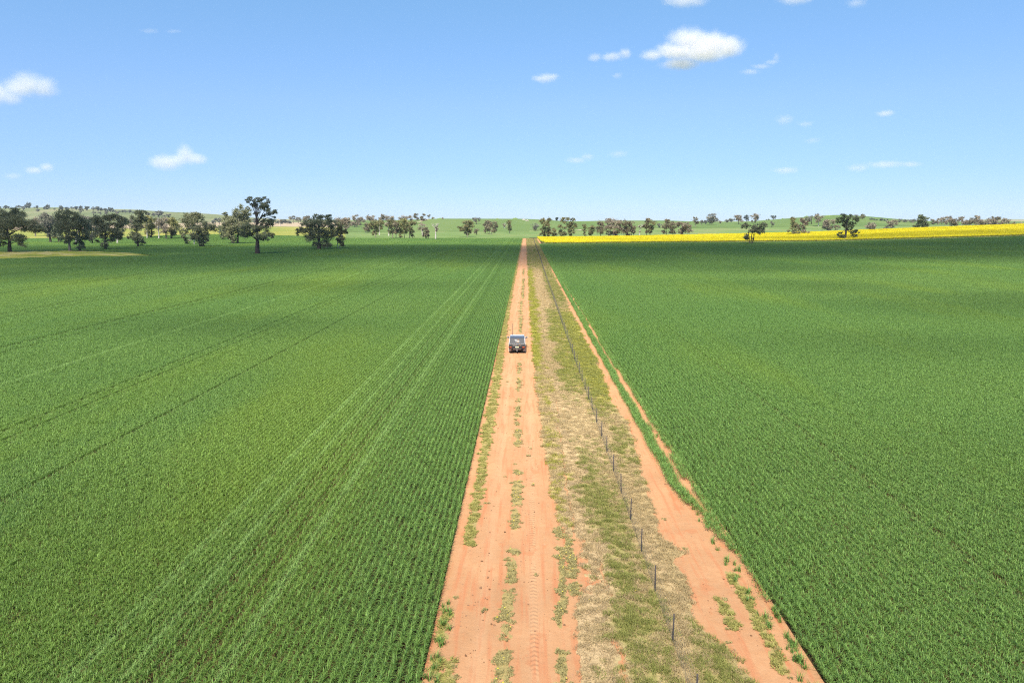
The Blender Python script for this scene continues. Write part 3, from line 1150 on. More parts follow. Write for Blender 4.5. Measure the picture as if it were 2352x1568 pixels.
FENCE_H = 1.16
fence = thing('wire_fence', 'long fence of dark steel posts and wire netting along the dirt track', 'fence', (5.12, 21.58, 0))
pv, pf = picket_bm(FENCE_H)
post_me = np_mesh('post', pv, pf, m_post)
post_y = 18.35 + 3.27 * np.arange(0, 168)
for yv in post_y[:100]:
    o = obj('post', post_me, fence)
    o.location = (fence_x(yv) - 5.12, yv - 21.58, tz(fence_x(yv), yv))
    o.rotation_euler = (rng.normal(0, .025), rng.normal(0, .025), rng.uniform(-.3, .3))
    o.scale = (1, 1, rng.uniform(.95, 1.04))
V, F = [], []
for k, yv in enumerate(post_y[100:]):
    V.append(pv + np.array([[fence_x(yv) - 5.12, yv - 21.58, tz(fence_x(yv), yv)]]))
    F.append(pf + k * len(pv))
far_posts = obj('far_posts', np_mesh('far_posts', np.concatenate(V), np.concatenate(F), m_post), fence)
far_posts['kind'] = 'stuff'
wy = np.concatenate([np.arange(13, 120, 3.27 / 2), np.arange(120, 566, 6.0)])
wx = fence_x(wy)
wz = terrain(wx, wy)
paths = []
for hgt in (.14, .3, .46, .63, .82, 1.08):
    P = np.stack([wx - 5.12, wy - 21.58, wz + hgt], 1)
    P[:, 2] -= .012 * (np.arange(len(P)) % 2)
    paths.append((P, np.full(len(P), .0028)))
V, F = tubes(paths, 3)
obj('wire', np_mesh('wire', V, F, m_wire), fence)
paths = []
for yv in np.arange(14, 130, .3):
    x = fence_x(yv) - 5.12
    paths.append((np.array([[x, yv - 21.58, .1], [x, yv - 21.58, .84]]), np.array([.002, .002])))
V, F = tubes(paths, 3)
obj('netting', np_mesh('netting', V, F, m_wire), fence)

cf = thing('field_fence', 'low line of small posts between the wheat and the yellow canola', 'fence', (8, 433, tz(8, 433)))
z0 = tz(8, 433)
pts = []
for k in range(84):
    xv = 9 + k * 4.4
    if xv > 372:
        break
    o = obj('post', post_me, cf)
    o.location = (xv - 8, .8 * math.sin(k), tz(xv, 433) - z0)
    o.scale = (2.2, 2.2, rng.uniform(1.0, 1.2))
    pts.append((xv - 8, .8 * math.sin(k), tz(xv, 433) - z0))
pts = np.array(pts)
V, F = tubes([(pts + np.array([[0, 0, h]]), np.full(len(pts), .004)) for h in (.35, .7, 1.05)], 3)
obj('wire', np_mesh('wire', V, F, m_wire), cf)

# ================================================================== THE UTE
m_white = plain('white_paint', (.6, .6, .6), .3, .5, 0, .02, coat=.6)
m_char = plain('charcoal_panel', (.052, .05, .048), .42, .5, 0, .1)
m_roofdark = plain('sky_tint_roof', (.05, .056, .066), .3, .55, 0, .1)  # charcoal with a blue tint painted in for the reflected sky
m_black = plain('black_plastic', (.02, .02, .02), .6, .3)
m_glass = plain('tinted_glass', (.02, .024, .028), .08, .6, 0, .05)
m_rubber = plain('tyre_rubber', (.028, .025, .023), .85, .2)
m_rim = plain('alloy_rim', (.4, .4, .4), .35, .5, .8)
m_red = plain('red_lens', (.42, .03, .015), .25, .5)
m_amber = plain('orange_lens', (.7, .2, .03), .3, .5)
m_step = plain('step_steel', (.12, .115, .11), .4, .5, .5)
m_flap = plain('tan_mud_flap', (.5, .38, .28), .85, .2)  # tan, lightened to make up for the shade the flaps hang in
m_hitch = plain('hitch_steel', (.45, .42, .38), .45, .5, .6)
m_letter = plain('white_lettering', (.55, .54, .5), .5, .3, 0, .02)
m_orange = plain('orange_lettering', (.8, .36, .06), .5, .3, 0, .02)
m_line = plain('grey_scroll_lines', (.16, .15, .13), .5, .3)
m_plate = plain('number_plate', (.72, .68, .5), .4, .4)
m_platey = plain('plate_yellow', (.75, .55, .06), .4, .4)

UX, UY = -.98, 76.75
ute = thing('utility_truck', 'white dual cab ute with charcoal lettered canopy driving away on the dirt track', 'ute', (UX, UY, tz(UX, UY) - .03))


def prism(prof, x0, x1, bev=.0, taper=None):
    """side profile (y, z) swept from x0 to x1; taper(z) gives the half width share"""
    bm = bmesh.new()
    L = [bm.verts.new((x0 * (taper(z) if taper else 1), y, z)) for y, z in prof]
    Rr = [bm.verts.new((x1 * (taper(z) if taper else 1), y, z)) for y, z in prof]
    bm.faces.new(L)
    bm.faces.new(Rr[::-1])
    n = len(prof)
    for i in range(n):
        j = (i + 1) % n
        bm.faces.new((L[j], L[i], Rr[i], Rr[j]))
    bmesh.ops.recalc_face_normals(bm, faces=bm.faces)
    if bev:
        eds = [e for e in bm.edges if e.calc_face_angle(0) > .5]
        bmesh.ops.bevel(bm, geom=eds, offset=bev, segments=2, affect='EDGES', clamp_overlap=True)
    return bm


def arch(yc, r, z0, n=9):
    return [(yc + r * math.cos(a), max(z0, .4 + r * math.sin(a))) for a in np.linspace(math.pi, 0, n)]


ZB = .5
prof = [(-2.55, ZB + .05)] + arch(-1.55, .46, ZB) + arch(1.6, .46, ZB) + [(2.5, ZB), (2.62, .68), (2.6, .98), (2.45, 1.08), (1.35, 1.17), (.9, 1.2), (-2.5, 1.12), (-2.58, 1.05)]
bm_obj('body', prism(prof, -.93, .93, .04, lambda z: 1 - .05 * max(0, (z - .7)) - .05 * max(0, .65 - z)), m_white, ute)
# cab with tumblehome
cabp = [(.98, 1.18), (.05, 1.7), (-.3, 1.765), (-.95, 1.775), (-1.0, 1.18)]
cab = bm_obj('cab', prism(cabp, -.88, .88, .05, lambda z: 1 - .2 * max(0, z - 1.18)), m_white, ute)
def pane(name, corners, parent, mat=m_glass, th=.012):
    """thin pane from four corners, proud of what it sits on"""
    c = [Vector(q) for q in corners]
    nrm = (c[1] - c[0]).cross(c[3] - c[0]).normalized() * th
    bm = bmesh.new()
    a = [bm.verts.new(q) for q in c]
    b = [bm.verts.new(q + nrm) for q in c]
    bm.faces.new(a[::-1])
    bm.faces.new(b)
    for i in range(4):
        j = (i + 1) % 4
        bm.faces.new((a[i], a[j], b[j], b[i]))
    return bm_obj(name, bm, mat, parent)


pane('windscreen', [(.76, .92, 1.25), (-.76, .92, 1.25), (-.7, .14, 1.67), (.7, .14, 1.67)], cab)
for s in (-1, 1):
    for y0, y1, t0, t1 in ((.72, -.05, .1, -.05), (-.14, -.85, -.14, -.85)):
        q = [(s * .868, y0, 1.26), (s * .868, y1, 1.26), (s * .79, t1, 1.66), (s * .79, t0, 1.66)]
        pane('side_window', q if s < 0 else q[::-1], cab)
# canopy: white sides, dark roof, dark sloping rear door carried down over the tailgate
canp = [(-1.02, 1.1), (-1.02, 1.74), (-1.3, 1.76), (-2.28, 1.72), (-2.34, 1.66), (-2.56, 1.1)]
cano = bm_obj('canopy', prism(canp, -.915, .915, .035, lambda z: 1 - .17 * max(0, z - 1.1)), m_white, ute)
bmr = prism([(-1.04, 1.765), (-1.3, 1.785), (-2.26, 1.75), (-2.35, 1.685), (-2.33, 1.665), (-1.04, 1.72)], -.79, .79, .012)
bm_obj('canopy_roof', bmr, m_roofdark, cano)
door_q = [(-.87, -2.585, 1.07), (.87, -2.585, 1.07), (.8, -2.365, 1.665), (-.8, -2.365, 1.665)]
door = pane('rear_door', [(x, y - .0, z) for x, y, z in door_q], cano, m_char, .03)
tail = pane('tailgate', [(-.9, -2.6, .82), (.9, -2.6, .82), (.89, -2.6, 1.06), (-.89, -2.6, 1.06)], ute, m_char, .03)
bm = bmesh.new()
bmesh.ops.create_cube(bm, size=1, matrix=Matrix.Translation((0, -2.345, 1.63)) @ Matrix.Diagonal((.09, .05, .03, 1)))
bm_obj('door_lock', bm, m_black, door)

# lettering on the sloping door
slope = math.atan2(.22, .595)
nrm = Vector((0, -math.cos(slope), math.sin(slope)))
up = Vector((0, math.sin(slope), math.cos(slope)))


def door_point(x, u):
    """u metres up the sloping door from its lower edge"""
    return Vector((x, -2.585, 1.07)) + up * u + nrm * .034


def text(body, x, u, size, mat, parent, bold=.004):
    cu = bpy.data.curves.new('lettering', 'FONT')
    cu.body = body
    cu.size = size
    cu.extrude = .002
    cu.offset = bold
    cu.align_x = 'LEFT'
    cu.materials.append(mat)
    o = bpy.data.objects.new('lettering', cu)
    C.objects.link(o)
    o.parent = parent
    o.location = door_point(x, u)
    o.rotation_euler = (R(90) - slope, 0, 0)
    bpy.context.view_layer.update()
    me = bpy.data.meshes.new_from_object(o.evaluated_get(bpy.context.evaluated_depsgraph_get()))
    m2 = obj('lettering', me, parent)
    m2.location, m2.rotation_euler = o.location, o.rotation_euler
    bpy.data.objects.remove(o)
    return m2


text('PAT', -.26, .415, .165, m_letter, door)
text('RAMA', -.17, .265, .165, m_letter, door)
text('STUDIOS', -.04, .195, .06, m_orange, door, .002)


def ring_path(cx, cu_, r, a0, a1, rx=1.0):
    an = np.linspace(a0, a1, 22)
    return np.array([door_point(cx + r * rx * math.cos(a), cu_ + r * math.sin(a)) for a in an])


V, F = tubes([(ring_path(.13, .468, .05, 0, 6.3), np.full(22, .01))], 5)
obj('ring_emblem', np_mesh('ring_emblem', V, F, m_orange), door)
sw = []
for sx in (-1, 1):
    P = np.array([door_point(sx * (.72 - .1 * math.sin(k * .9) - .01 * k), .08 + k * .045) for k in range(11)])
    sw.append((P, np.full(11, .006)))
    sw.append((ring_path(sx * .62, .2, .13, .4, 4.4), np.full(22, .005)))
V, F = tubes(sw, 4)
obj('scroll_pattern', np_mesh('scroll_pattern', V, F, m_line), door)


def bars(name, row, mat, parent, sloped=True, h=.022):
    bm = bmesh.new()
    for x, w in row[1]:
        p = door_point(x, row[0]) if sloped else Vector((x, -2.632, row[0]))
        m4 = Matrix.Translation(p) @ Matrix.Rotation(-slope if sloped else 0, 4, 'X') @ Matrix.Diagonal((w, .004, h, 1))
        bmesh.ops.create_cube(bm, size=1, matrix=m4)
    return bm_obj(name, bm, mat, parent)


bars('small_print', (.05, [(-.76, .16), (-.52, .13), (-.3, .15), (-.03, .22), (.25, .17), (.47, .12), (.68, .22)]), m_letter, door)
bars('small_print', (.05, [(-.63, .02), (-.41, .02), (-.19, .02), (.12, .02), (.37, .02), (.55, .02)]), m_orange, door)
bars('small_print', (.94, [(-.22, .5), (.12, .08), (.42, .09)]), m_letter, tail, False, .035)
bars('small_print', (.94, [(.24, .1), (.33, .04)]), m_orange, tail, False, .035)
# lights, bumper step, plate, flaps, hitch
for s in (-1, 1):
    bm = bmesh.new()
    bmesh.ops.create_cube(bm, size=1, matrix=Matrix.Translation((s * .735, -2.6, .735)) @ Matrix.Diagonal((.36, .1, .15, 1)))
    lt = bm_obj('tail_light', bm, m_black, ute)
    bm = bmesh.new()
    bmesh.ops.create_cube(bm, size=1, matrix=Matrix.Translation((s * .72, -2.655, .735)) @ Matrix.Diagonal((.24, .02, .1, 1)))
    bm_obj('red_lens', bm, m_red, lt)
    bm = bmesh.new()
    bmesh.ops.create_cube(bm, size=1, matrix=Matrix.Translation((s * .72, -2.668, .755)) @ Matrix.Diagonal((.2, .012, .03, 1)))
    bm_obj('orange_lens', bm, m_amber, lt)
bm = prism([(-2.74, .6), (-2.74, .67), (-2.5, .67), (-2.5, .56)], -.9, .9, .015)
bmesh.ops.create_cube(bm, size=1, matrix=Matrix.Translation((0, -2.62, .72)) @ Matrix.Diagonal((.98, .05, .15, 1)))
for s in (-1, 1):
    bmesh.ops.create_cube(bm, size=1, matrix=Matrix.Translation((s * .5, -2.66, .735)) @ Matrix.Diagonal((.05, .08, .17, 1)))
bump = bm_obj('bumper', bm, m_black, ute)
bm = bmesh.new()
bmesh.ops.create_cube(bm, size=1, matrix=Matrix.Translation((0, -2.71, .684)) @ Matrix.Diagonal((.94, .1, .02, 1)))
bm_obj('step_plate', bm, m_step, bump)
pl = pane('number_plate', [(-.19, -2.65, .69), (.19, -2.65, .69), (.19, -2.65, .81), (-.19, -2.65, .81)], ute, m_plate)
bm = bmesh.new()
for x, w in ((-.1, .05), (-.03, .05), (.05, .05), (.12, .05)):
    bmesh.ops.create_cube(bm, size=1, matrix=Matrix.Translation((x, -2.664, .748)) @ Matrix.Diagonal((w, .004, .06, 1)))
bm_obj('plate_mark', bm, m_platey, pl)
for s in (-1, 1):
    f = pane('mud_flap', [(s * .8 - .16, -2.08, .18), (s * .8 + .16, -2.08, .18), (s * .8 + .16, -2.02, .6), (s * .8 - .16, -2.02, .6)], ute, m_flap, .012)
bm = bmesh.new()
bmesh.ops.create_cube(bm, size=1, matrix=Matrix.Translation((0, -2.68, .45)) @ Matrix.Diagonal((.09, .36, .08, 1)))
bmesh.ops.create_cube(bm, size=1, matrix=Matrix.Translation((.0, -2.5, .48)) @ Matrix.Diagonal((.9, .08, .08, 1)))
bmesh.ops.create_uvsphere(bm, u_segments=10, v_segments=8, radius=.05, matrix=Matrix.Translation((0, -2.86, .53)))
bmesh.ops.create_cone(bm, cap_ends=True, segments=8, radius1=.05, radius2=.035, depth=.16, matrix=Matrix.Translation((0, -2.86, .43)))
bm_obj('tow_hitch', bm, m_hitch, ute)
bm = bmesh.new()
bmesh.ops.create_cone(bm, cap_ends=True, segments=10, radius1=.11, radius2=.11, depth=.7, matrix=Matrix.Translation((.35, -2.15, .42)) @ Matrix.Rotation(R(90), 4, 'Y'))
bmesh.ops.create_cube(bm, size=1, matrix=Matrix.Translation((0, -.2, .46)) @ Matrix.Diagonal((1.1, 4.3, .14, 1)))
bmesh.ops.create_cube(bm, size=1, matrix=Matrix.Translation((0, -1.55, .4)) @ Matrix.Diagonal((1.4, .16, .16, 1)))
bm_obj('underbody', bm, m_black, ute)


def wheel(s, yw):
    prof = [(.24, -.125), (.33, -.135), (.385, -.11), (.395, 0), (.385, .11), (.33, .135), (.24, .125)]
    n = 24
    bm = bmesh.new()
    rings = []
    for r_, xo in prof:
        rings.append([bm.verts.new((xo, r_ * math.cos(a), r_ * math.sin(a))) for a in np.arange(n) * 2 * math.pi / n])
    for q in range(len(rings)):
        a, b = rings[q], rings[(q + 1) % len(rings)]
        for i in range(n):
            bm.faces.new((a[i], a[(i + 1) % n], b[(i + 1) % n], b[i]))
    bmesh.ops.recalc_face_normals(bm, faces=bm.faces)
    w = bm_obj('wheel', bm, m_rubber, ute, True)
    w.location = (s * .79, yw, .395)
    bm = bmesh.new()
    bmesh.ops.create_cone(bm, cap_ends=True, segments=n, radius1=.235, radius2=.235, depth=.2, matrix=Matrix.Rotation(R(90), 4, 'Y'))
    for k in range(6):
        bmesh.ops.create_cube(bm, size=1, matrix=Matrix.Rotation(k * math.pi / 3, 4, 'X') @ Matrix.Translation((s * .105, .13, 0)) @ Matrix.Diagonal((.03, .17, .05, 1)))
    bm_obj('rim', bm, m_rim, w)


for s in (-1, 1):
    wheel(s, -1.55)
    wheel(s, 1.6)
for s in (-1, 1):
    bm = bmesh.new()
    bmesh.ops.create_cube(bm, size=1, matrix=Matrix.Translation((s * 1.06, .72, 1.27)) @ Matrix.Diagonal((.24, .12, .18, 1)))
    bmesh.ops.bevel(bm, geom=bm.edges[:], offset=.035, segments=2, affect='EDGES')
    mr = bm_obj('mirror', bm, m_white, ute)
    bm = bmesh.new()
    bmesh.ops.create_cube(bm, size=1, matrix=Matrix.Translation((s * 1.06, .655, 1.29)) @ Matrix.Diagonal((.19, .012, .12, 1)))
    bmesh.ops.create_cube(bm, size=1, matrix=Matrix.Translation((s * .9, .72, 1.22)) @ Matrix.Diagonal((.14, .06, .05, 1)))
    bm_obj('mirror_glass', bm, m_glass, mr)
for xo, m in ((-.64, m_black), (-.57, m_step)):
    V, F = tubes([(np.array([[xo, 2.45, 1.0], [xo, 2.45, 1.5], [xo, 2.44, 2.62]]), np.array([.02, .02, .014]))], 6)
    obj('antenna', np_mesh('antenna', V, F, m), ute)
V, F = tubes([(np.array([[-.6, 2.62, .6], [-.62, 2.72, .95], [-.5, 2.72, 1.1], [.5, 2.72, 1.1], [.62, 2.72, .95], [.6, 2.62, .6]]), np.full(6, .035))], 8)
obj('bull_bar', np_mesh('bull_bar', V, F, m_black), ute)
V, F = tubes([(np.array([[sx * .55, -.35, 1.79], [sx * .55, -.9, 1.8]]), np.full(2, .018)) for sx in (-1, 1)], 6)
obj('roof_rail', np_mesh('roof_rail', V, F, m_step), cab)

# ================================================================== TREES
def leaves_mat(name, c0, c1, trans=.3):
    t = NT(name)
    rnd = t.n('ShaderNodeObjectInfo').outputs['Random']
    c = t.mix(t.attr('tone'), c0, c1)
    c = t.mix(t.math('MULTIPLY', rnd, .35), c, tuple(.75 * a + .25 * b for a, b in zip(c0, (.16, .14, .1))))
    return t.bsdf(c, .6, .25, trans=trans)


LM = {
    'dark': leaves_mat('gum_leaf_dark', (.115, .128, .058), (.34, .335, .175)),
    'blue': leaves_mat('gum_leaf_blue_green', (.1, .13, .065), (.27, .29, .165)),
    'olive': leaves_mat('gum_leaf_olive', (.12, .115, .042), (.29, .26, .11)),
    'brown': leaves_mat('gum_leaf_dull_brown', (.14, .118, .068), (.31, .255, .155)),
    'pale': leaves_mat('gum_leaf_yellow_green', (.2, .2, .06), (.42, .38, .15)),
    'grey': leaves_mat('gum_leaf_grey', (.13, .13, .1), (.3, .28, .21)),
    'far': leaves_mat('gum_leaf_haze_blue', (.09, .105, .095), (.18, .19, .165)),  # blue-grey of distance haze put into the leaf colour
    'pine': leaves_mat('cypress_leaf', (.06, .082, .03), (.2, .215, .09)),
    'tan': leaves_mat('gum_leaf_tan', (.2, .165, .11), (.4, .325, .23)),
}
m_bark_d = plain('dark_bark', (.055, .042, .034), .9, .15, 0, .35, 2.0)
m_bark_p = plain('pale_bark', (.46, .41, .35), .8, .2, 0, .25, 1.5)
m_bark_m = plain('brown_bark', (.2, .155, .12), .9, .15, 0, .3, 2.0)
BARK = {'d': m_bark_d, 'p': m_bark_p, 'm': m_bark_m}
ZOOM = {1: (0, 760, 3.36), 2: (680, 760, 3.2667), 3: (1380, 800, 3.2667), 4: (2080, 800, 3.2667), 5: (2780, 800, 3.5636), 6: (3400, 800, 3.379)}
KX = 2352 / 4096.0


def frame(zm, x, y):
    ox, oy, sc = ZOOM[zm]
    return (ox + x / sc) * KX, (oy + y / sc) * KX


def branch(p, q, r0, r1, rg, bend=.15, n=5):
    p, q = np.asarray(p, float), np.asarray(q, float)
    L = np.linalg.norm(q - p)
    t = np.linspace(0, 1, n)[:, None]
    off = rg.normal(0, bend * L, 3) * np.array([1, 1, .5])
    P = p + (q - p) * t + off * (4 * t * (1 - t)) * .5
    P[:, 2] += (.12 * L * np.sin(t * math.pi))[:, 0] * (1 if q[2] > p[2] else .3)
    return P, r0 + (r1 - r0) * t[:, 0]


def tree(zm, base, lobes, tone, label, name='gum_tree', bark='d', rad=None, group=None, dist=None, bare=0, fork=None, seed=None, cat='tree', fill=1.0, limbs=1.0, stems=1):
    """a tree standing where its foot is seen on the land; crown masses given as (x, y, half width, half height)"""
    sc = ZOOM[zm][2]
    rg = np.random.default_rng(abs(hash((zm, base))) % (2 ** 31) if seed is None else seed)
    bx_, by_ = frame(zm, *base)
    if dist:
        Y0 = float(dist)
        X0 = ray(bx_, by_)[0] * Y0
    else:
        X0, Y0 = land(bx_, by_, 200)
    Z0 = tz(X0, Y0)
    mpp = Y0 / FPX * KX / sc                       # metres per unit of the lobe table at that distance
    px = Y0 / 683.0                                # metres per picture element
    _, s_b = ray(bx_, by_)
    zfoot = CAMH + s_b * Y0
    L = []
    for lx, ly, rx, ry in lobes:
        a, s_ = ray(*frame(zm, lx, ly))
        x, z = a * Y0 - X0, CAMH + s_ * Y0 - zfoot
        wx, wz = rx * mpp, ry * mpp
        L.append((x, z, wx, wz))
    span = max([abs(l[0]) + l[2] for l in L] + [1])
    L = [(x, rg.uniform(-.45, .45) * min(span, 1.2 * wx + 1), z, wx, (wx + wz) * .5 * rg.uniform(.85, 1.15), wz) for x, z, wx, wz in L]
    top = max([l[2] + l[5] for l in L] + [2])
    low = min([l[2] - l[5] for l in L] + [top])
    root = thing(name, label, cat, (X0, Y0, Z0 - .05), 0, group)
    # ---- trunk and limbs
    tr = (rad * mpp) if rad else max(.018 * top, .1)
    tr = max(tr, .32 * px)
    cx = float(np.average([l[0] for l in L], weights=[l[3] * l[5] for l in L]))
    fz = fork if fork is not None else max(.1 * top, min(low + .12 * top, .45 * top))
    paths = []
    for sidx in range(stems):
        ang = rg.uniform(0, 6.28)
        sx, sy = (tr * 1.6 * math.cos(ang), tr * 1.6 * math.sin(ang)) if stems > 1 else (0, 0)
        P, rr = branch((sx, sy, -.3), (sx * 2 + cx * .25, sy * 2, fz), tr * (1.15 if stems == 1 else .75), tr * (.78 if stems == 1 else .55), rg, .04)
        rr[0] *= 1.25
        paths.append((P, rr))
        crown_top = (cx * .55 + sx * 3, sy * 2, fz + (top - fz) * .72)
        P2, r2 = branch(P[-1], crown_top, rr[-1], tr * .16, rg, .08, 6)
        paths.append((P2, r2))
    for (x, y, z, wx, wy, wz) in L:
        if rg.random() > limbs:
            continue
        k = np.clip((z - fz) / max(top - fz, .1) * .6, 0, .8)
        j = int(round(k * (len(P2) - 1)))
        p0 = P2[j] if z > fz else P[max(1, int(len(P) * .6))]
        Pb, rb = branch(p0, (x, y, z), max(tr * .3 * (1 - .4 * k), .09 * px), max(.05, .06 * px), rg, .12)
        paths.append((Pb, rb))
        for q in range(2):
            an = rg.uniform(0, 6.28)
            e = (x + wx * .7 * math.cos(an), y + wy * .7 * math.sin(an), z + wz * rg.uniform(-.4, .8))
            m = Pb[3]
            paths.append(branch(m, e, rb[3], max(.03, .05 * px), rg, .12, 4))
    if bare:
        for q in range(bare):
            k = rg.integers(1, len(P2))
            an = rg.uniform(0, 6.28)
            ln = top * rg.uniform(.18, .4)
            e = P2[k] + np.array([math.cos(an) * ln * .8, math.sin(an) * ln * .6, ln * rg.uniform(.2, .9)])
            Pb, rb = branch(P2[k], e, max(tr * .3, .16 * px), max(.05, .1 * px), rg, .12)
            paths.append((Pb, rb))
            for w in range(2):
                an = rg.uniform(0, 6.28)
                e2 = e + np.array([math.cos(an), math.sin(an) * .5, rg.uniform(.1, 1)]) * ln * .35
                paths.append(branch(Pb[3], e2, max(rb[3] * .7, .11 * px), max(.03, .08 * px), rg, .12, 4))
    V, F = tubes(paths, 6)
    obj('trunk', np_mesh('trunk', V, F, BARK[bark], True), root)
    # ---- crown
    ls = max(.24, .75 * px)
    PT, TN = [], []
    for (x, y, z, wx, wy, wz) in L:
        area = math.pi * wx * wz / px ** 2
        nc = int(6 + area / 6.0)
        nl = max(4, int(area * 6.0 * fill / nc * (px / ls) ** 2 * 1.3))
        d = rg.normal(size=(nc, 3))
        d /= np.linalg.norm(d, axis=1)[:, None]
        rr = rg.uniform(.35, 1.0, nc) ** .6
        cc = d * rr[:, None] * np.array([[wx, wy, wz]]) * .92
        tone_c = rg.normal(.52 + .1 * d[:, 2], .24, nc)  # upper clumps lighter: light from above put into the leaf tone
        sg = .185 * (wx * wy * wz) ** (1 / 3.) + .15 * ls
        for k in range(nc):
            m = int(nl * rg.uniform(.5, 1.5)) + 2
            pp = cc[k] + rg.normal(0, sg, (m, 3)) * np.array([[1, 1, .72]])
            PT.append(pp + np.array([[x, y, z]]))
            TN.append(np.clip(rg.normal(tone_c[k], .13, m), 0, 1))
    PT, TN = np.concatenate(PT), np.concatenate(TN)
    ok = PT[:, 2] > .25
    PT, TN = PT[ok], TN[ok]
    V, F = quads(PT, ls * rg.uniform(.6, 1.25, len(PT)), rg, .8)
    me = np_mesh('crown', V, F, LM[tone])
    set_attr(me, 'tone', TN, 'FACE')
    obj('crown', me, root)
    return root


# ---- left paddock, nearest trees (under the cloud shade)
tree(1, (135, 885), [(60, 330, 110, 80), (200, 320, 110, 72), (90, 450, 150, 110), (250, 430, 150, 105), (380, 480, 140, 85), (470, 520, 110, 60), (540, 505, 45, 45), (60, 600, 120, 105), (250, 640, 120, 60), (310, 720, 65, 55), (20, 720, 60, 40), (190, 265, 60, 30), (-60, 420, 120, 120), (-80, 560, 110, 90)],
     'dark', 'huge dark gum tree with pale limbs at the left edge beside the grassy bank', rad=24)
tree(1, (683, 705), [(640, 400, 100, 85), (600, 520, 85, 85), (690, 470, 80, 100), (680, 610, 60, 45), (620, 345, 60, 38)],
     'grey', 'dark grey gum tree behind and left of the tall pale-trunked gum', rad=13)
tree(1, (790, 705), [(760, 590, 75, 80), (800, 520, 65, 70), (735, 520, 60, 60)], 'blue', 'slim blue green gum half hidden behind the tall pale-trunked gum', rad=7)
tree(1, (940, 835), [(880, 330, 135, 62), (1000, 350, 85, 58), (820, 430, 105, 85), (950, 450, 135, 95), (870, 520, 100, 75), (1030, 450, 75, 85), (880, 660, 85, 62), (950, 590, 60, 70), (900, 285, 60, 25)],
     'dark', 'tall dark gum with a straight pale trunk above the grassy bank', bark='m', rad=14, fork=7)
tree(1, (1070, 832), [(1090, 480, 105, 95), (1080, 600, 100, 90), (1060, 720, 75, 38), (1090, 770, 58, 36), (1150, 590, 60, 80), (1150, 440, 60, 60)],
     'blue', 'blue green gum with low leafy branches right of the pale-trunked gum', rad=13)
tree(1, (1018, 722), [(1010, 600, 45, 50), (1200, 420, 55, 60), (1160, 400, 60, 50)], 'grey', 'pale-trunked gum peeping out behind the blue green gum', bark='p', rad=9)
tree(1, (1240, 722), [(1230, 520, 75, 110), (1220, 640, 65, 55), (1240, 420, 60, 60)], 'grey', 'dull gum in the gap left of the broad round gum', rad=8)
tree(1, (1418, 802), [(1300, 400, 88, 58), (1420, 390, 108, 58), (1550, 370, 88, 48), (1640, 410, 72, 58), (1330, 490, 108, 78), (1480, 500, 138, 95), (1590, 530, 72, 100), (1330, 590, 85, 65), (1450, 640, 105, 65), (1430, 735, 72, 42), (1560, 620, 75, 48), (1310, 690, 36, 28), (1540, 345, 60, 24)],
     'dark', 'broad round olive gum with foliage almost down to the wheat', rad=15)
tree(1, (1578, 717), [(1620, 480, 68, 75), (1600, 590, 55, 60), (1660, 420, 50, 45)], 'blue', 'gum with a pale bare foot behind the broad round gum', bark='p', rad=9)
tree(1, (1853, 767), [(1900, 310, 88, 42), (1840, 385, 78, 52), (1920, 375, 66, 52), (1830, 490, 58, 68), (1895, 510, 58, 58), (1820, 600, 78, 46), (1880, 640, 85, 55), (1850, 708, 78, 36), (1740, 640, 36, 26), (1860, 440, 58, 52)],
     'dark', 'tall two-tiered dark gum with a pinched waist', rad=12)
# ---- second row behind, in the sun
tree(1, (1978, 652), [(2000, 390, 78, 48), (1980, 460, 85, 66), (1960, 540, 46, 56)], 'pale', 'bright yellow green gum in the sun right of the two-tiered gum', bark='p', rad=6)
tree(1, (2030, 643), [(2080, 420, 62, 70), (2050, 510, 66, 65), (2020, 590, 46, 36)], 'olive', 'short olive gum behind the bright yellow green gum', rad=10)
tree(1, (2135, 656), [(2140, 500, 52, 70), (2120, 430, 36, 45)], 'tan', 'thin pale gum with bare white branches on the crop edge', bark='p', rad=7, bare=9, fill=.45)
tree(1, (2237, 661), [(2220, 430, 75, 75), (2240, 535, 66, 66)], 'tan', 'brownish gum right of the bare white-branched gum', bark='m', rad=8)
tree(1, (2300, 659), [(2310, 470, 58, 78), (2322, 560, 52, 48), (2290, 400, 50, 45)], 'pale', 'leaning yellowish gum with a forked trunk at the crop edge', bark='d', rad=7)
tree(1, (470, 560), [(420, 380, 85, 66), (470, 350, 60, 45), (500, 450, 60, 60)], 'tan', 'grey brown gum on the slope behind the huge left-hand gum', bark='m', rad=7, dist=640)
tree(1, (1740, 500), [(1730, 420, 45, 50), (1745, 380, 35, 30)], 'tan', 'faded brown gum showing left of the two-tiered gum crown', bark='m', dist=900)
# ---- centre left
tree(2, (305, 713), [(330, 330, 88, 42), (240, 340, 66, 48), (290, 400, 125, 66), (200, 390, 48, 46), (390, 370, 56, 56), (180, 540, 58, 48), (200, 600, 46, 40), (215, 655, 40, 42), (290, 480, 70, 60)],
     'dark', 'tall dark gum with a white double trunk and a low dark tuft', bark='p', rad=9, stems=2)
tree(2, (425, 746), [(500, 450, 86, 48), (430, 500, 116, 66), (560, 500, 58, 56), (380, 580, 106, 66), (480, 600, 56, 66), (420, 690, 56, 48), (330, 620, 56, 46)],
     'dark', 'bushy dark gum with dense low foliage in front of the white-trunked gum', rad=15, stems=2)
tree(2, (70, 470), [(70, 350, 38, 34), (60, 400, 46, 40), (100, 420, 50, 45)], 'pale', 'pale sunlit gum left of the white double-trunked gum', bark='p', dist=760)
tree(2, (12, 641), [(25, 560, 52, 40), (40, 500, 50, 48)], 'olive', 'low sprawling olive gum left of the white double-trunked gum', rad=7, stems=2)
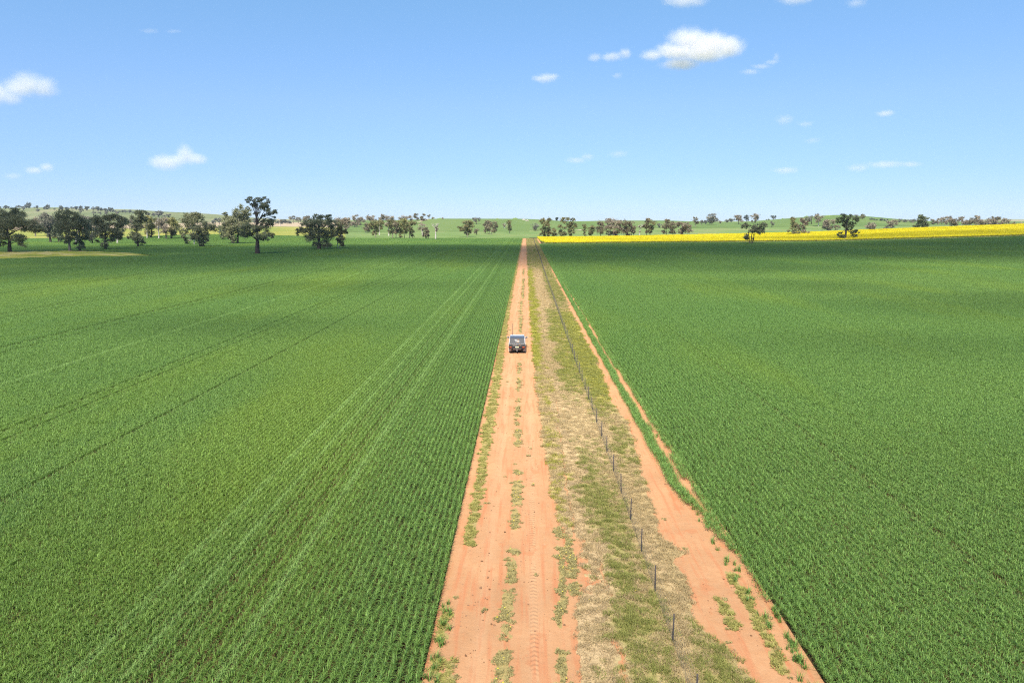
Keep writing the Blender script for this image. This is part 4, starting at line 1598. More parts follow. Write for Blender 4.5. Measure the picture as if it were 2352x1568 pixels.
tree(2, (680, 652), [(690, 560, 48, 66), (690, 615, 34, 20), (670, 500, 40, 50)], 'blue', 'small drooping grey green gum at the left of the leaning brown gum', rad=4)
tree(2, (830, 703), [(740, 320, 38, 28), (750, 400, 105, 76), (720, 480, 78, 58), (800, 520, 105, 66), (830, 620, 56, 66), (770, 590, 60, 50)],
     'dark', 'brownish dark gum with a wide pale foot left of the lone tall gum', bark='m', rad=15)
tree(2, (882, 702), [(870, 380, 88, 66), (910, 290, 105, 56), (922, 212, 34, 32), (1000, 300, 66, 58), (1010, 240, 34, 24), (980, 400, 78, 76), (920, 480, 110, 70), (925, 570, 75, 55)],
     'dark', 'tall gum with a ragged crown directly behind the lone tall gum', rad=12)
tree(2, (1142, 840), [(1060, 120, 66, 32), (1010, 150, 34, 28), (1140, 130, 66, 38), (1220, 112, 48, 28), (1285, 150, 38, 34), (1130, 200, 95, 46), (1240, 210, 76, 46), (1270, 252, 56, 28), (1310, 290, 76, 38), (1380, 290, 34, 34), (1120, 300, 40, 24), (1370, 360, 20, 14), (1235, 330, 50, 16),
                      (1240, 420, 105, 50), (1310, 420, 48, 46), (1200, 500, 105, 56), (1090, 500, 95, 56), (1010, 480, 86, 66), (980, 575, 86, 46), (1220, 590, 105, 46), (1310, 590, 46, 46), (1240, 640, 66, 26), (1060, 570, 56, 36)],
     'dark', 'lone tall gum with a thick dark trunk and two-storey crown in the left wheat', rad=27, fork=6.0)
tree(2, (1948, 776), [(1890, 350, 56, 32), (1980, 350, 58, 32), (2080, 360, 58, 38), (1830, 430, 105, 56), (1960, 430, 125, 66), (2085, 440, 76, 76), (1700, 510, 58, 32), (1660, 560, 38, 32), (1790, 560, 95, 76), (1920, 560, 115, 95), (2060, 570, 105, 95), (1850, 640, 76, 46), (1900, 720, 56, 42), (1990, 700, 76, 56), (2080, 720, 66, 42)],
     'dark', 'big dense round gum with a domed crown in the left wheat', rad=26)
tree(2, (2205, 769), [(2190, 480, 52, 56), (2210, 560, 62, 66), (2290, 540, 44, 38), (2240, 640, 56, 56), (2250, 700, 38, 46)], 'olive', 'slender many-stemmed pale gum at the right of the dense round gum', bark='p', rad=7, stems=3)
tree(2, (2240, 600), [(2230, 410, 76, 58), (2320, 420, 56, 56), (2290, 380, 60, 30)], 'tan', 'brownish gum with a pale top behind the many-stemmed gum', bark='p', dist=620, rad=8)
# far scatter behind the centre left
for args in [
    ((1612, 438), [(1600, 365, 44, 34)], 'grey', 'grey gum standing alone over the fallow strip, nearer the lone tall gum'),
    ((1675, 437), [(1675, 382, 34, 36)], 'grey', 'grey gum over the fallow strip, right neighbour of the lone grey gum'),
    ((1780, 436), [(1780, 372, 58, 34), (1770, 400, 40, 25)], 'brown', 'round grey brown gum just left of the dense round gum crown'),
    ((1380, 450), [(1380, 412, 58, 26)], 'far', 'bluish bush-like gum behind the right side of the lone tall gum'),
    ((1475, 446), [(1470, 412, 48, 30), (1500, 405, 30, 25)], 'far', 'bluish gum clump behind the dead pale trunk'),
    ((1555, 442), [(1550, 420, 48, 20)], 'far', 'low bluish gum clump right of the dead pale trunk'),
    ((1100, 452), [(1100, 395, 30, 30)], 'far', 'bluish gum seen through the lone tall gum crown'),
    ((600, 455), [(590, 392, 34, 30), (575, 420, 25, 22)], 'far', 'bluish far gum left of the leaning brown gum'),
    ((645, 452), [(645, 400, 30, 30)], 'far', 'bluish far gum touching the leaning brown gum'),
]:
    tree(2, *args, bark='m')
tree(2, (1438, 473), [(1440, 400, 10, 12)], 'tan', 'dead pale trunk standing bare on the fallow strip', bark='p', rad=5, bare=2, fill=.2, name='dead_tree')

# ---- middle row left of the track
MID = [
    ((300, 433), [(300, 350, 66, 56), (280, 392, 48, 28)], 'brown', 'm', 'round brown gum at the left end of the middle row'),
    ((398, 491), [(390, 300, 86, 46), (365, 350, 56, 40), (395, 390, 48, 46), (380, 440, 38, 24)], 'olive', 'm', 'olive and brown gum with a white streaked trunk in the middle row'),
    ((450, 461), [(455, 300, 56, 46), (450, 355, 46, 38)], 'olive', 'p', 'gum on a clean white trunk behind the streaked gum'),
    ((570, 470), [(572, 325, 44, 40), (540, 330, 38, 14)], 'tan', 'p', 'gum with a bare white trunk at the left of the leaning clump'),
    ((622, 498), [(610, 310, 76, 56), (600, 390, 56, 56)], 'olive', 'm', 'gum leaning left in the middle clump'),
    ((665, 502), [(680, 330, 56, 66), (670, 410, 46, 46)], 'brown', 'm', 'dark brown gum leaning right in the middle clump'),
    ((725, 502), [(745, 290, 66, 52), (750, 350, 52, 40), (725, 465, 24, 28)], 'pale', 'd', 'yellowish gum with a dark shrubby foot in the middle clump'),
    ((775, 501), [(770, 412, 58, 42)], 'pale', 'm', 'short yellow green gum with a flat spreading crown'),
    ((840, 502), [(850, 310, 76, 46), (830, 370, 66, 38), (872, 420, 38, 36), (930, 305, 30, 22)], 'olive', 'm', 'tall open gum right of the short yellow green gum'),
    ((880, 500), [(880, 466, 24, 28)], 'pine', 'd', 'small dark shrub at the foot of the tall open gum'),
    ((1010, 462), [(1000, 350, 56, 46), (975, 385, 34, 30)], 'tan', 'p', 'thin see-through pale gum left of the dark stubby gum'),
    ((1060, 511), [(1050, 395, 52, 42), (1050, 455, 42, 34)], 'brown', 'd', 'dark stubby gum beside the white dead tree'),
    ((1088, 511), [(1090, 440, 22, 40)], 'brown', 'd', 'narrow dark trunk close right of the stubby gum'),
    ((1600, 485), [(1590, 300, 86, 46), (1560, 360, 66, 48), (1622, 370, 76, 46), (1600, 428, 46, 28), (1530, 400, 38, 24), (1490, 355, 24, 18)], 'olive', 'm', 'full rounded gum alone on the green slope left of the track'),
    ((1722, 459), [(1708, 400, 46, 34)], 'brown', 'd', 'low gum with a bare white limb right of the rounded gum'),
    ((1880, 446), [(1850, 310, 66, 46), (1870, 360, 56, 52), (1825, 410, 24, 24)], 'brown', 'm', 'left half of the wide brown pair of gums near the track end'),
    ((1925, 453), [(1940, 330, 56, 52), (1940, 400, 44, 44)], 'brown', 'm', 'right half of the wide brown pair of gums near the track end'),
    ((1720, 318), [(1720, 258, 48, 32), (1680, 240, 18, 14)], 'grey', 'm', 'small grey gum up on the green hill above the rounded gum'),
    ((2150, 437), [(2150, 310, 46, 42), (2150, 370, 36, 38)], 'olive', 'm', 'slim upright gum nearest the left of the track end'),
    ((2085, 370), [(2085, 330, 32, 26)], 'tan', 'p', 'pale wispy dead gum left of the slim upright gum'),
]
for b, lob, tone, bk, lab in MID:
    dead = 'see-through' in lab or 'wispy' in lab
    tree(3, b, lob, tone, lab, bark=bk, rad=(6 if bk == 'p' else None), bare=5 if dead or 'bare white limb' in lab else 0, fill=.4 if dead else 1.0, stems=2 if 'pair' in lab else 1,
         dist=None)
tree(3, (1183, 513), [(1190, 385, 30, 34), (1200, 345, 18, 18)], 'tan', 'white dead tree with bare forked branches beside the dark stubby gum', name='dead_tree', bark='p', rad=9, bare=16, fill=.5)
BACK3 = [
    ((20, 400), [(30, 295, 58, 52), (10, 340, 50, 40)]), ((125, 357), [(140, 232, 56, 44), (120, 300, 52, 48)]), ((210, 332), [(212, 282, 56, 52)]),
    ((340, 325), [(350, 240, 76, 40), (296, 215, 24, 24)]), ((470, 305), [(480, 212, 46, 32), (470, 258, 44, 36)]), ((590, 308), [(590, 245, 72, 40)]),
    ((770, 302), [(770, 238, 66, 34)]), ((860, 295), [(858, 240, 38, 34)]), ((940, 277), [(935, 218, 40, 44)]), ((1022, 277), [(1022, 238, 50, 38), (1032, 190, 24, 18)]), ((1097, 247), [(1095, 200, 22, 18)])]
ORD = ['first', 'second', 'third', 'fourth', 'fifth', 'sixth', 'seventh', 'eighth', 'ninth', 'tenth', 'eleventh', 'twelfth', 'thirteenth', 'fourteenth', 'fifteenth', 'sixteenth',
       'seventeenth', 'eighteenth', 'nineteenth', 'twentieth', 'twenty-first', 'twenty-second', 'twenty-third', 'twenty-fourth', 'twenty-fifth', 'twenty-sixth', 'twenty-seventh', 'twenty-eighth', 'twenty-ninth', 'thirtieth',
       'thirty-first', 'thirty-second', 'thirty-third', 'thirty-fourth', 'thirty-fifth', 'thirty-sixth', 'thirty-seventh', 'thirty-eighth', 'thirty-ninth', 'fortieth']
for k, (b, lob) in enumerate(BACK3):
    tree(3, b, lob, 'tan' if k < 8 else 'brown', 'grey brown gum on the skyline left of the green hill, %s from the left' % ORD[k], bark='p' if k in (2, 4) else 'm', group='grey brown gums on the skyline left of the green hill')
tree(3, (1150, 250), [(1150, 238, 24, 11)], 'brown', 'small round bush on the skyline at the left end of the green hill', name='bush', cat='bush')
tree(3, (1275, 253), [(1275, 235, 10, 8)], 'tan', 'bare twiggy tree on the skyline of the green hill', name='dead_tree', bark='m', bare=8, fill=.3)

# ---- right of the track, the row behind the canola
ROW4 = [
    ((195, 408), [(195, 348, 56, 46)], 'grey', 'd', 'small round dark gum on the slope right of the track end'),
    ((380, 496), [(300, 270, 46, 38), (390, 270, 42, 38), (330, 318, 66, 38), (340, 390, 76, 38), (290, 440, 46, 38), (440, 400, 42, 34), (450, 450, 42, 34), (370, 440, 56, 38)], 'olive', 'p', 'spreading gum with white limbs at the left end of the canola'),
    ((475, 279), [(475, 240, 22, 20), (478, 258, 15, 14)], 'far', 'm', 'tiny dark tree on the skyline right of the track'),
    ((550, 481), [(550, 350, 56, 36), (550, 425, 46, 48), (592, 440, 28, 20)], 'olive', 'd', 'thin gum with two leaf tiers left of the forked V gum'),
    ((658, 485), [(590, 260, 58, 42), (640, 320, 56, 38), (700, 335, 46, 56), (690, 255, 34, 24), (670, 400, 44, 50), (665, 450, 30, 25)], 'olive', 'd', 'tall V-shaped gum with a gap in its crown behind the canola'),
    ((845, 479), [(845, 340, 34, 36), (845, 398, 28, 28), (845, 440, 24, 24)], 'olive', 'd', 'narrow column-like gum at the left of the long brown clump'),
    ((930, 481), [(930, 370, 52, 56), (930, 430, 38, 38)], 'olive', 'd', 'pointed gum second along the long brown clump'),
    ((1055, 489), [(1040, 335, 76, 52), (1050, 405, 56, 46)], 'brown', 'd', 'dark broad gum third along the long brown clump'),
    ((1168, 487), [(1190, 290, 90, 50), (1150, 370, 62, 52), (1160, 430, 50, 40)], 'tan', 'p', 'tall pale brown gum at the middle of the long brown clump'),
    ((1262, 487), [(1270, 370, 70, 66), (1250, 430, 60, 38), (1290, 300, 50, 40)], 'tan', 'm', 'pale brown gum right of the tallest in the long clump'),
    ((1392, 483), [(1390, 310, 66, 46), (1380, 390, 62, 62), (1400, 440, 40, 30)], 'brown', 'd', 'dark gum near the right end of the long brown clump'),
    ((1455, 481), [(1475, 340, 52, 56), (1460, 415, 44, 40)], 'brown', 'd', 'last gum at the right end of the long brown clump'),
    ((1657, 476), [(1650, 270, 56, 28), (1700, 256, 34, 18), (1640, 340, 44, 44), (1655, 415, 24, 30)], 'brown', 'd', 'darker gum behind the left of the mushroom-shaped gum'),
    ((1700, 476), [(1705, 315, 84, 42), (1690, 375, 64, 42), (1700, 420, 34, 20)], 'olive', 'd', 'mushroom-shaped gum standing clear behind the canola'),
    ((1830, 366), [(1830, 330, 30, 28)], 'grey', 'm', 'small grey gum on the slope right of the mushroom-shaped gum'),
    ((1912, 467), [(1940, 280, 46, 28), (1900, 335, 44, 46), (1890, 410, 32, 36)], 'brown', 'd', 'left gum of the brown group of three behind the canola'),
    ((2000, 467), [(1990, 335, 66, 56), (1990, 415, 48, 36)], 'brown', 'd', 'middle dark gum of the brown group of three behind the canola'),
    ((2130, 470), [(2100, 320, 56, 46), (2170, 330, 66, 46), (2190, 390, 76, 46), (2120, 405, 56, 42)], 'tan', 'd', 'widest gum of the brown group of three behind the canola'),
    ((2292, 352), [(2300, 270, 46, 42), (2290, 235, 30, 14)], 'brown', 'm', 'rounded brown gum up the slope right of the group of three'),
]
for b, lob, tone, bk, lab in ROW4:
    tree(4, b, lob, tone, lab, bark=bk, rad=8 if 'white limbs' in lab else None, stems=2 if 'V-shaped' in lab or 'widest' in lab else 1)
tree(4, (1560, 479), [(1560, 350, 20, 30), (1565, 410, 14, 20)], 'tan', 'tall bare pale gum between the long clump and the mushroom-shaped gum', name='dead_tree', bark='p', rad=5, bare=10, fill=.3)

R5 = [
    ((240, 357), [(240, 228, 72, 36), (200, 270, 46, 36), (285, 275, 44, 40), (240, 305, 38, 28)], 'grey', 'd', 'tall open gum on the low skyline left of the right-hand hill'),
    ((150, 352), [(150, 318, 28, 26)], 'far', 'm', 'small dark gum left of the tall open skyline gum'),
    ((95, 358), [(95, 310, 26, 24)], 'grey', 'm', 'small grey gum between the rounded brown gum and the dark one'),
    ((365, 338), [(365, 310, 20, 14)], 'tan', 'm', 'thin bare-looking shrub on the low skyline'),
    ((465, 323), [(460, 292, 34, 24)], 'grey', 'm', 'small grey gum first up the foot of the right-hand hill'),
    ((520, 319), [(525, 280, 36, 28)], 'grey', 'm', 'grey gum second up the foot of the right-hand hill'),
    ((620, 349), [(625, 248, 58, 36), (640, 288, 46, 28), (600, 275, 30, 24)], 'tan', 'm', 'pale grey brown gum on the hill left of the dark fan-shaped tree'),
    ((735, 295), [(735, 228, 42, 28), (735, 262, 28, 20)], 'far', 'd', 'dark fan-shaped tree on the hill skyline'),
    ((855, 336), [(860, 228, 62, 36), (860, 278, 46, 28)], 'tan', 'm', 'brown open gum right of the dark fan-shaped tree'),
    ((815, 325), [(815, 300, 16, 18)], 'grey', 'm', 'small shrub at the foot of the brown open gum'),
    ((1122, 254), [(1125, 208, 36, 22), (1125, 232, 22, 15)], 'far', 'd', 'single dark tree on the hill crest'),
    ((1095, 393), [(1098, 325, 27, 24), (1110, 350, 14, 16)], 'grey', 'd', 'small gum alone low on the hill behind the canola'),
    ((1660, 349), [(1650, 268, 66, 46)], 'grey', 'd', 'rounded grey gum high on the right-hand hill'),
    ((1757, 377), [(1770, 240, 66, 40), (1750, 285, 46, 38)], 'tan', 'p', 'white-trunked gum high on the right-hand hill'),
    ((1890, 436), [(1900, 310, 95, 42), (1900, 380, 85, 46), (1860, 340, 50, 40)], 'tan', 'm', 'wide brown gum at the back edge of the canola'),
    ((2040, 432), [(2035, 390, 42, 38)], 'brown', 'm', 'small brown gum behind the left of the dark cypress pine'),
    ((2300, 317), [(2290, 235, 38, 28), (2300, 285, 28, 26)], 'grey', 'm', 'grey gum on the skyline directly right of the cypress pine'),
]
for b, lob, tone, bk, lab in R5:
    tree(5, b, lob, tone, lab, bark=bk)
tree(5, (1022, 268), [(1022, 261, 14, 8)], 'grey', 'left one of two low bushes on the hill skyline', name='bush', cat='bush')
tree(5, (1054, 264), [(1053, 257, 10, 7)], 'grey', 'right one of two low bushes on the hill skyline', name='bush', cat='bush')
tree(5, (795, 626), [(700, 380, 62, 32), (760, 358, 58, 32), (820, 408, 56, 46), (900, 388, 76, 46), (972, 365, 60, 40), (920, 440, 86, 36), (720, 512, 56, 32), (752, 552, 36, 22), (830, 552, 14, 14), (800, 455, 34, 30)],
     'dark', 'low spreading many-trunked gum in front of the canola', rad=10, stems=3, fork=3.2)
tree(5, (1440, 504), [(1390, 290, 52, 42), (1430, 340, 56, 38), (1400, 398, 46, 46), (1408, 460, 76, 34), (1335, 440, 26, 15)], 'olive', 'dark olive gum standing in the canola, left of a pair', bark='m', stems=2)
tree(5, (1525, 498), [(1520, 290, 46, 38), (1560, 330, 56, 38), (1530, 388, 66, 46), (1610, 470, 32, 22), (1540, 448, 36, 28)], 'tan', 'paler brown gum standing in the canola, right of a pair', bark='m')
tree(5, (2137, 570), [(2100, 230, 56, 32), (2180, 240, 58, 36), (2070, 290, 56, 38), (2150, 300, 66, 38), (2270, 280, 56, 38), (2250, 350, 66, 46), (2200, 390, 66, 42), (2170, 350, 60, 40), (2080, 490, 56, 32), (2088, 530, 46, 24), (2290, 450, 46, 32), (2280, 500, 42, 28), (2220, 455, 46, 26)],
     'pine', 'dark cypress pine with open layered branches at the canola edge', name='cypress_pine', rad=13, fork=8.5)
R6 = [
    ((163, 264), [(163, 212, 42, 26), (165, 236, 28, 16)], 'olive', 'm', 'rounded gum on the skyline second right of the cypress pine'),
    ((290, 272), [(290, 258, 28, 14)], 'far', 'm', 'first of the low dark trees along the sloping skyline'), ((345, 278), [(345, 265, 32, 12)], 'far', 'm', 'second of the low dark trees along the sloping skyline'),
    ((428, 284), [(428, 264, 34, 18)], 'far', 'm', 'third and tallest of the low dark trees along the sloping skyline'), ((490, 288), [(490, 273, 32, 13)], 'far', 'm', 'fourth of the low dark trees along the sloping skyline'),
    ((285, 398), [(290, 340, 76, 46), (270, 372, 60, 26)], 'tan', 'm', 'round dry brown tree behind the canola, left of two'),
    ((555, 389), [(570, 305, 72, 40), (545, 358, 66, 30), (465, 380, 18, 8)], 'tan', 'm', 'wide faded brown tree behind the canola, right of two'),
    ((700, 305), [(690, 282, 48, 20), (745, 282, 32, 22)], 'grey', 'm', 'flat grey gum low on the skyline before the dense dark tree'),
    ((850, 312), [(850, 285, 52, 26)], 'grey', 'm', 'grey gum on the skyline touching the dense dark tree'),
]
for b, lob, tone, bk, lab in R6:
    tree(6, b, lob, tone, lab, bark=bk)
tree(6, (975, 379), [(975, 225, 46, 32), (970, 280, 72, 42), (970, 340, 86, 40), (908, 350, 38, 28), (1030, 340, 34, 34), (980, 255, 60, 30)], 'pine', 'dense dark pyramid-shaped tree behind the canola', name='pine_tree', rad=10)
Y9 = [((1120, 333), [(1120, 290, 46, 34)]), ((1190, 336), [(1190, 292, 36, 34)]), ((1240, 331), [(1240, 265, 56, 32)]), ((1285, 343), [(1285, 302, 42, 40)]), ((1345, 322), [(1345, 240, 46, 26), (1340, 275, 40, 28)]),
      ((1370, 363), [(1370, 300, 66, 46)]), ((1440, 361), [(1440, 298, 56, 44)]), ((1508, 352), [(1510, 250, 46, 28), (1530, 290, 36, 28)]), ((1580, 358), [(1580, 305, 46, 40)]), ((1640, 357), [(1640, 282, 56, 46)]),
      ((1715, 340), [(1720, 245, 56, 34)]), ((1740, 354), [(1740, 300, 58, 42)]), ((1810, 352), [(1810, 305, 46, 40)]), ((1870, 350), [(1870, 295, 56, 44)]), ((1930, 348), [(1935, 300, 46, 40)]), ((1990, 346), [(1990, 252, 62, 34), (1990, 295, 50, 34)]),
      ((2050, 345), [(2050, 305, 46, 32)]), ((2110, 344), [(2110, 285, 56, 36)]), ((2200, 340), [(2200, 315, 56, 22)]), ((2290, 338), [(2290, 325, 46, 14)])]
for k, (b, lob) in enumerate(Y9):
    tree(6, b, lob, 'tan' if k % 3 else 'brown', 'grey brown gum in the long row behind the right-hand canola, %s from the left' % ORD[k], bark='p' if k in (0, 7, 9, 12, 15) else 'm', group='grey brown gums in the row behind the right-hand canola')

# ---- far trees along the left hill: a few kinds, copied
CREST = [(5, 246, 18), (70, 258, 40), (112, 250, 24), (222, 244, 35), (270, 244, 32), (315, 262, 34), (355, 243, 32), (393, 241, 50), (460, 246, 24), (503, 250, 30), (600, 262, 28), (638, 260, 44), (728, 268, 20), (830, 268, 40), (885, 266, 28), (925, 266, 36), (968, 266, 46),
         (1022, 268, 36), (1082, 265, 36), (1163, 278, 44), (1252, 280, 56), (1310, 284, 46), (1358, 290, 40), (1412, 294, 36), (1445, 294, 32), (1478, 298, 46), (1510, 300, 30), (1555, 304, 32), (1600, 304, 32), (1640, 306, 28), (1690, 308, 32), (1735, 312, 36), (1795, 316, 30)]
SLOPE = [(315, 270, 40), (510, 292, 30), (1085, 318, 50), (1262, 338, 46), (1350, 335, 44), (1432, 340, 44), (1575, 322, 30), (2065, 360, 40), (2132, 362, 66), (2215, 372, 40), (2000, 350, 40), (2275, 385, 50)]
far_first = []
for k, lob in enumerate([[(0, -26, 16, 9), (-8, -16, 10, 7), (9, -18, 9, 7)], [(0, -20, 20, 10), (12, -26, 12, 8)], [(-6, -30, 10, 8), (8, -26, 11, 8), (0, -18, 12, 6)], [(0, -18, 17, 10)]]):
    far_first.append(lob)


def copy_tree(src, loc, s, rz, label, group):
    r = src.copy()
    C.objects.link(r)
    r.location = loc
    r.scale = (s, s, s)
    r.rotation_euler = (0, 0, rz)
    r['label'] = label
    r['group'] = group
    for ch in list(src.children):
        c = ch.copy()
        C.objects.link(c)
        c.parent = r
    return r


kinds = None
for rank, (lst, where, grp, tone) in enumerate(((CREST, 'small dark tree on the far left hill crest, %s from the left', 'small trees along the far left hill crest', 'far'),
                                                (SLOPE, 'small greyish tree on the face of the far left hill, %s from the left', 'small trees on the face of the far left hill', 'grey'))):
    srcs = []
    for k, (x, y, s) in enumerate(sorted(lst)):
        bx_, by_ = frame(1, x, y)
        X0, Y0 = land(bx_, by_ + .3, 1100)
        Y0 = min(Y0, 2650)
        X0 = ray(bx_, by_)[0] * Y0
        lab = where % ORD[k]
        if len(srcs) < 4:
            lob = [(x + a * s / 27, y + b * s / 27, c * s / 27, d * s / 27) for a, b, c, d in far_first[len(srcs)]]
            t_ = tree(1, (x, y), lob, tone, lab, bark='m', group=grp, dist=Y0, fill=1.3)
            srcs.append((t_, s * Y0))
        else:
            src, ss = srcs[int(rng.integers(0, 4))]
            copy_tree(src, (X0, Y0, tz(X0, Y0) - .2), s * Y0 / ss, rng.choice([0, math.pi]) + rng.normal(0, .3), lab, grp)

# ---- pale rock heaps on the green hill
m_rock = plain('pale_rock', (.5, .42, .36), .9, .2, 0, .25, .8)
for (x, y, lab) in ((50, 264, 'pale rock heap on the green hill above the track end, left of two'), (92, 277, 'pale rock heap on the green hill above the track end, right of two')):
    bx_, by_ = frame(4, x, y)
    X0, Y0 = land(bx_, by_, 500)
    rk = thing('rock_pile', lab, 'rocks', (X0, Y0, tz(X0, Y0)))
    bm = bmesh.new()
    for k in range(9):
        bmesh.ops.create_icosphere(bm, subdivisions=1, radius=random.uniform(.6, 1.3), matrix=Matrix.Translation((random.uniform(-4, 4), random.uniform(-1.5, 1.5), random.uniform(.4, 1.1))))
    for v in bm.verts:
        v.co += Vector((random.uniform(-.2, .2), random.uniform(-.2, .2), random.uniform(-.15, .15)))
    bm_obj('rocks', bm, m_rock, rk)

# ================================================================== CLOUDS
def cloud(lobes, dens, label, faint=0.0, alt=900.0, name='cloud', noise=.55):
    """a cumulus or wisp of cloud: a hull filled with uneven vapour; lobes (x, y, half width, half height) in the photograph's frame"""
    mx = sum(l[0] for l in lobes) / len(lobes)
    yb = max(l[1] + l[3] * .6 for l in lobes)
    a0, s0 = ray(mx, yb)
    D = alt / max(s0, .03)
    k = D / FPX * 1.02
    cx0, cz0 = a0 * D, CAMH + ray(mx, sum(l[1] for l in lobes) / len(lobes))[1] * D
    L = []
    rg = np.random.default_rng(int(mx * 7 + yb))
    for x, y, rx, ry in lobes:
        a, s = ray(x, y)
        L.append((a * D - cx0, rg.uniform(-.3, .3) * rx * k, CAMH + s * D - cz0, 1.3 * rx * k, (rx + ry) * .6 * k, 1.3 * ry * k))
    bm = bmesh.new()
    for (x, y, z, wx, wy, wz) in L:
        bmesh.ops.create_icosphere(bm, subdivisions=2, radius=1.25, matrix=Matrix.Translation((x, y, z)) @ Matrix.Diagonal((wx, wy, wz, 1)))
    pts_ = [v.co.copy() for v in bm.verts]
    bm.free()
    bm = bmesh.new()
    for p_ in pts_:
        bm.verts.new(p_)
    bmesh.ops.convex_hull(bm, input=bm.verts[:])
    bmesh.ops.delete(bm, geom=[v for v in bm.verts if not v.link_faces], context='VERTS')
    bmesh.ops.recalc_face_normals(bm, faces=bm.faces)
    t = NT('cloud_vapour')
    tc = t.n('ShaderNodeTexCoord').outputs['Object']
    size = max(l[3] for l in L)
    nz = t.noise(2.6 / size, tc, 6, .6)
    nz2 = t.noise(8.0 / size, tc, 4, .6)
    acc = None
    for (x, y, z, wx, wy, wz) in L:
        sub = t.n('ShaderNodeVectorMath', operation='SUBTRACT')
        t.l(tc, sub.inputs[0])
        sub.inputs[1].default_value = (x, y, z)
        mul = t.n('ShaderNodeVectorMath', operation='MULTIPLY')
        t.l(sub.outputs[0], mul.inputs[0])
        mul.inputs[1].default_value = (1 / wx, 1 / wy, 1 / wz)
        ln = t.n('ShaderNodeVectorMath', operation='LENGTH')
        t.l(mul.outputs[0], ln.inputs[0])
        v = t.math('SUBTRACT', 1.0, ln.outputs['Value'])
        acc = v if acc is None else t.math('SMOOTH_MAX', acc, v, .25)
    e = t.math('ADD', t.math('MULTIPLY', t.math('SUBTRACT', nz, .5), noise * 2), t.math('MULTIPLY', t.math('SUBTRACT', nz2, .5), noise * 1.3))
    d = t.math('ADD', acc, e)
    soft = t.n('ShaderNodeMapRange', interpolation_type='SMOOTHSTEP')
    t.l(d, soft.inputs['Value'])
    soft.inputs['From Min'].default_value = 0.0
    soft.inputs['From Max'].default_value = 1.0
    pv = t.n('ShaderNodeVolumePrincipled')
    pv.inputs['Color'].default_value = (.885, .868, .88, 1)
    pv.inputs['Anisotropy'].default_value = .1
    t.l(t.math('MULTIPLY', soft.outputs[0], (dens * .45 if dens > 1.9 else dens * .75) / size), pv.inputs['Density'])
    t.l(pv.outputs[0], t.out.inputs['Volume'])
    me = bpy.data.meshes.new(name)
    bm.to_mesh(me)
    bm.free()
    me.materials.append(t.m)
    o = obj(name, me, loc=(cx0, D, cz0))
    return tag(o, label, 'cloud', 'small clouds in the blue sky')


def sky_r(x, y, rx, ry):
    f = KX / 1.274
    return ((2250 * KX) + x * f, y * f, rx * f, ry * f)


def sky_l(x, y, rx, ry):
    f = KX / 2.063
    return (x * f, y * f, rx * f, ry * f)


def CL(fn, lobes, *a, **k):
    cloud([fn(*l) for l in lobes], *a, **k)


CL(sky_r, [(640, 205, 95, 52), (740, 235, 120, 58), (850, 235, 80, 45), (560, 255, 70, 38), (460, 278, 55, 24), (605, 322, 90, 26), (700, 280, 120, 40), (600, 270, 90, 35)], 9, 'largest bright white cloud high right of centre', noise=.4)
CL(sky_r, [(165, 295, 34, 18), (250, 292, 52, 20), (318, 275, 30, 26)], 3, 'ragged white cloudlet left of the largest cloud', noise=.6)
CL(sky_r, [(-88, 399, 50, 22), (-122, 403, 34, 15), (-52, 392, 34, 16)], 3, 'small white cloud lower left of the ragged cloudlet', noise=.6)
CL(sky_r, [(955, 365, 48, 12), (1012, 340, 50, 11), (1062, 320, 36, 10), (1090, 290, 20, 18)], 1.0, 'thin slanting wisp right of the largest cloud', noise=.7)
CL(sky_r, [(620, 0, 100, 30), (690, 8, 40, 22)], 4, 'white cloud cut by the top edge above the largest cloud', noise=.5)
CL(sky_r, [(1190, -6, 80, 26)], 3, 'white cloud cut by the top edge further right', noise=.5)
CL(sky_r, [(1500, 14, 46, 20)], .7, 'faint cloud puff at the top edge near the right', noise=.6)
CL(sky_r, [(1640, 580, 40, 15)], 1.6, 'tiny white cloud alone at the right', noise=.6)
CL(sky_r, [(1128, 612, 42, 24)], .6, 'faint upper left puff of three at the right', noise=.7)
CL(sky_r, [(1240, 632, 34, 14)], .6, 'faint right puff of three at the right', noise=.7)
CL(sky_r, [(1272, 717, 38, 14)], .5, 'faintest lowest puff of three at the right', noise=.7)
CL(sky_r, [(70, 818, 55, 15), (125, 800, 32, 16)], 1.1, 'low flat faint cloud just right of the track end', noise=.6)
CL(sky_r, [(285, 785, 45, 18)], .6, 'very faint puff right of the low flat cloud', noise=.7)
CL(sky_r, [(1140, 868, 60, 16)], 1.3, 'low flat white cloud left of the long bar cloud', noise=.6)
CL(sky_r, [(1512, 855, 52, 19), (1640, 838, 80, 18), (1765, 838, 60, 13)], 2.4, 'long low bar-shaped white cloud at the right', noise=.5)
CL(sky_r, [(278, 386, 24, 14)], .5, 'tiny faint speck of cloud under the ragged cloudlet', noise=.7)
CL(sky_l, [(100, 730, 110, 75), (250, 700, 130, 92), (345, 715, 110, 80), (90, 810, 95, 50), (10, 770, 90, 80), (-80, 760, 110, 80)], 3.2, 'large soft white cloud cut by the left edge', noise=.4)
CL(sky_l, [(1380, 1340, 118, 62), (1525, 1270, 64, 78), (1630, 1315, 90, 46), (1300, 1340, 66, 44), (1460, 1320, 80, 50)], 4.0, 'bright two-humped white cloud low at the left', noise=.4)
CL(sky_l, [(275, 1405, 68, 28), (378, 1378, 50, 36)], 1.5, 'small pinkish cloud below the large soft cloud', noise=.6)
CL(sky_l, [(115, 1455, 70, 26)], .55, 'faint smudge of cloud lowest at the left edge', noise=.7)
CL(sky_l, [(1240, 262, 70, 17)], .45, 'faint thin streak high at the left, left of two', noise=.6)
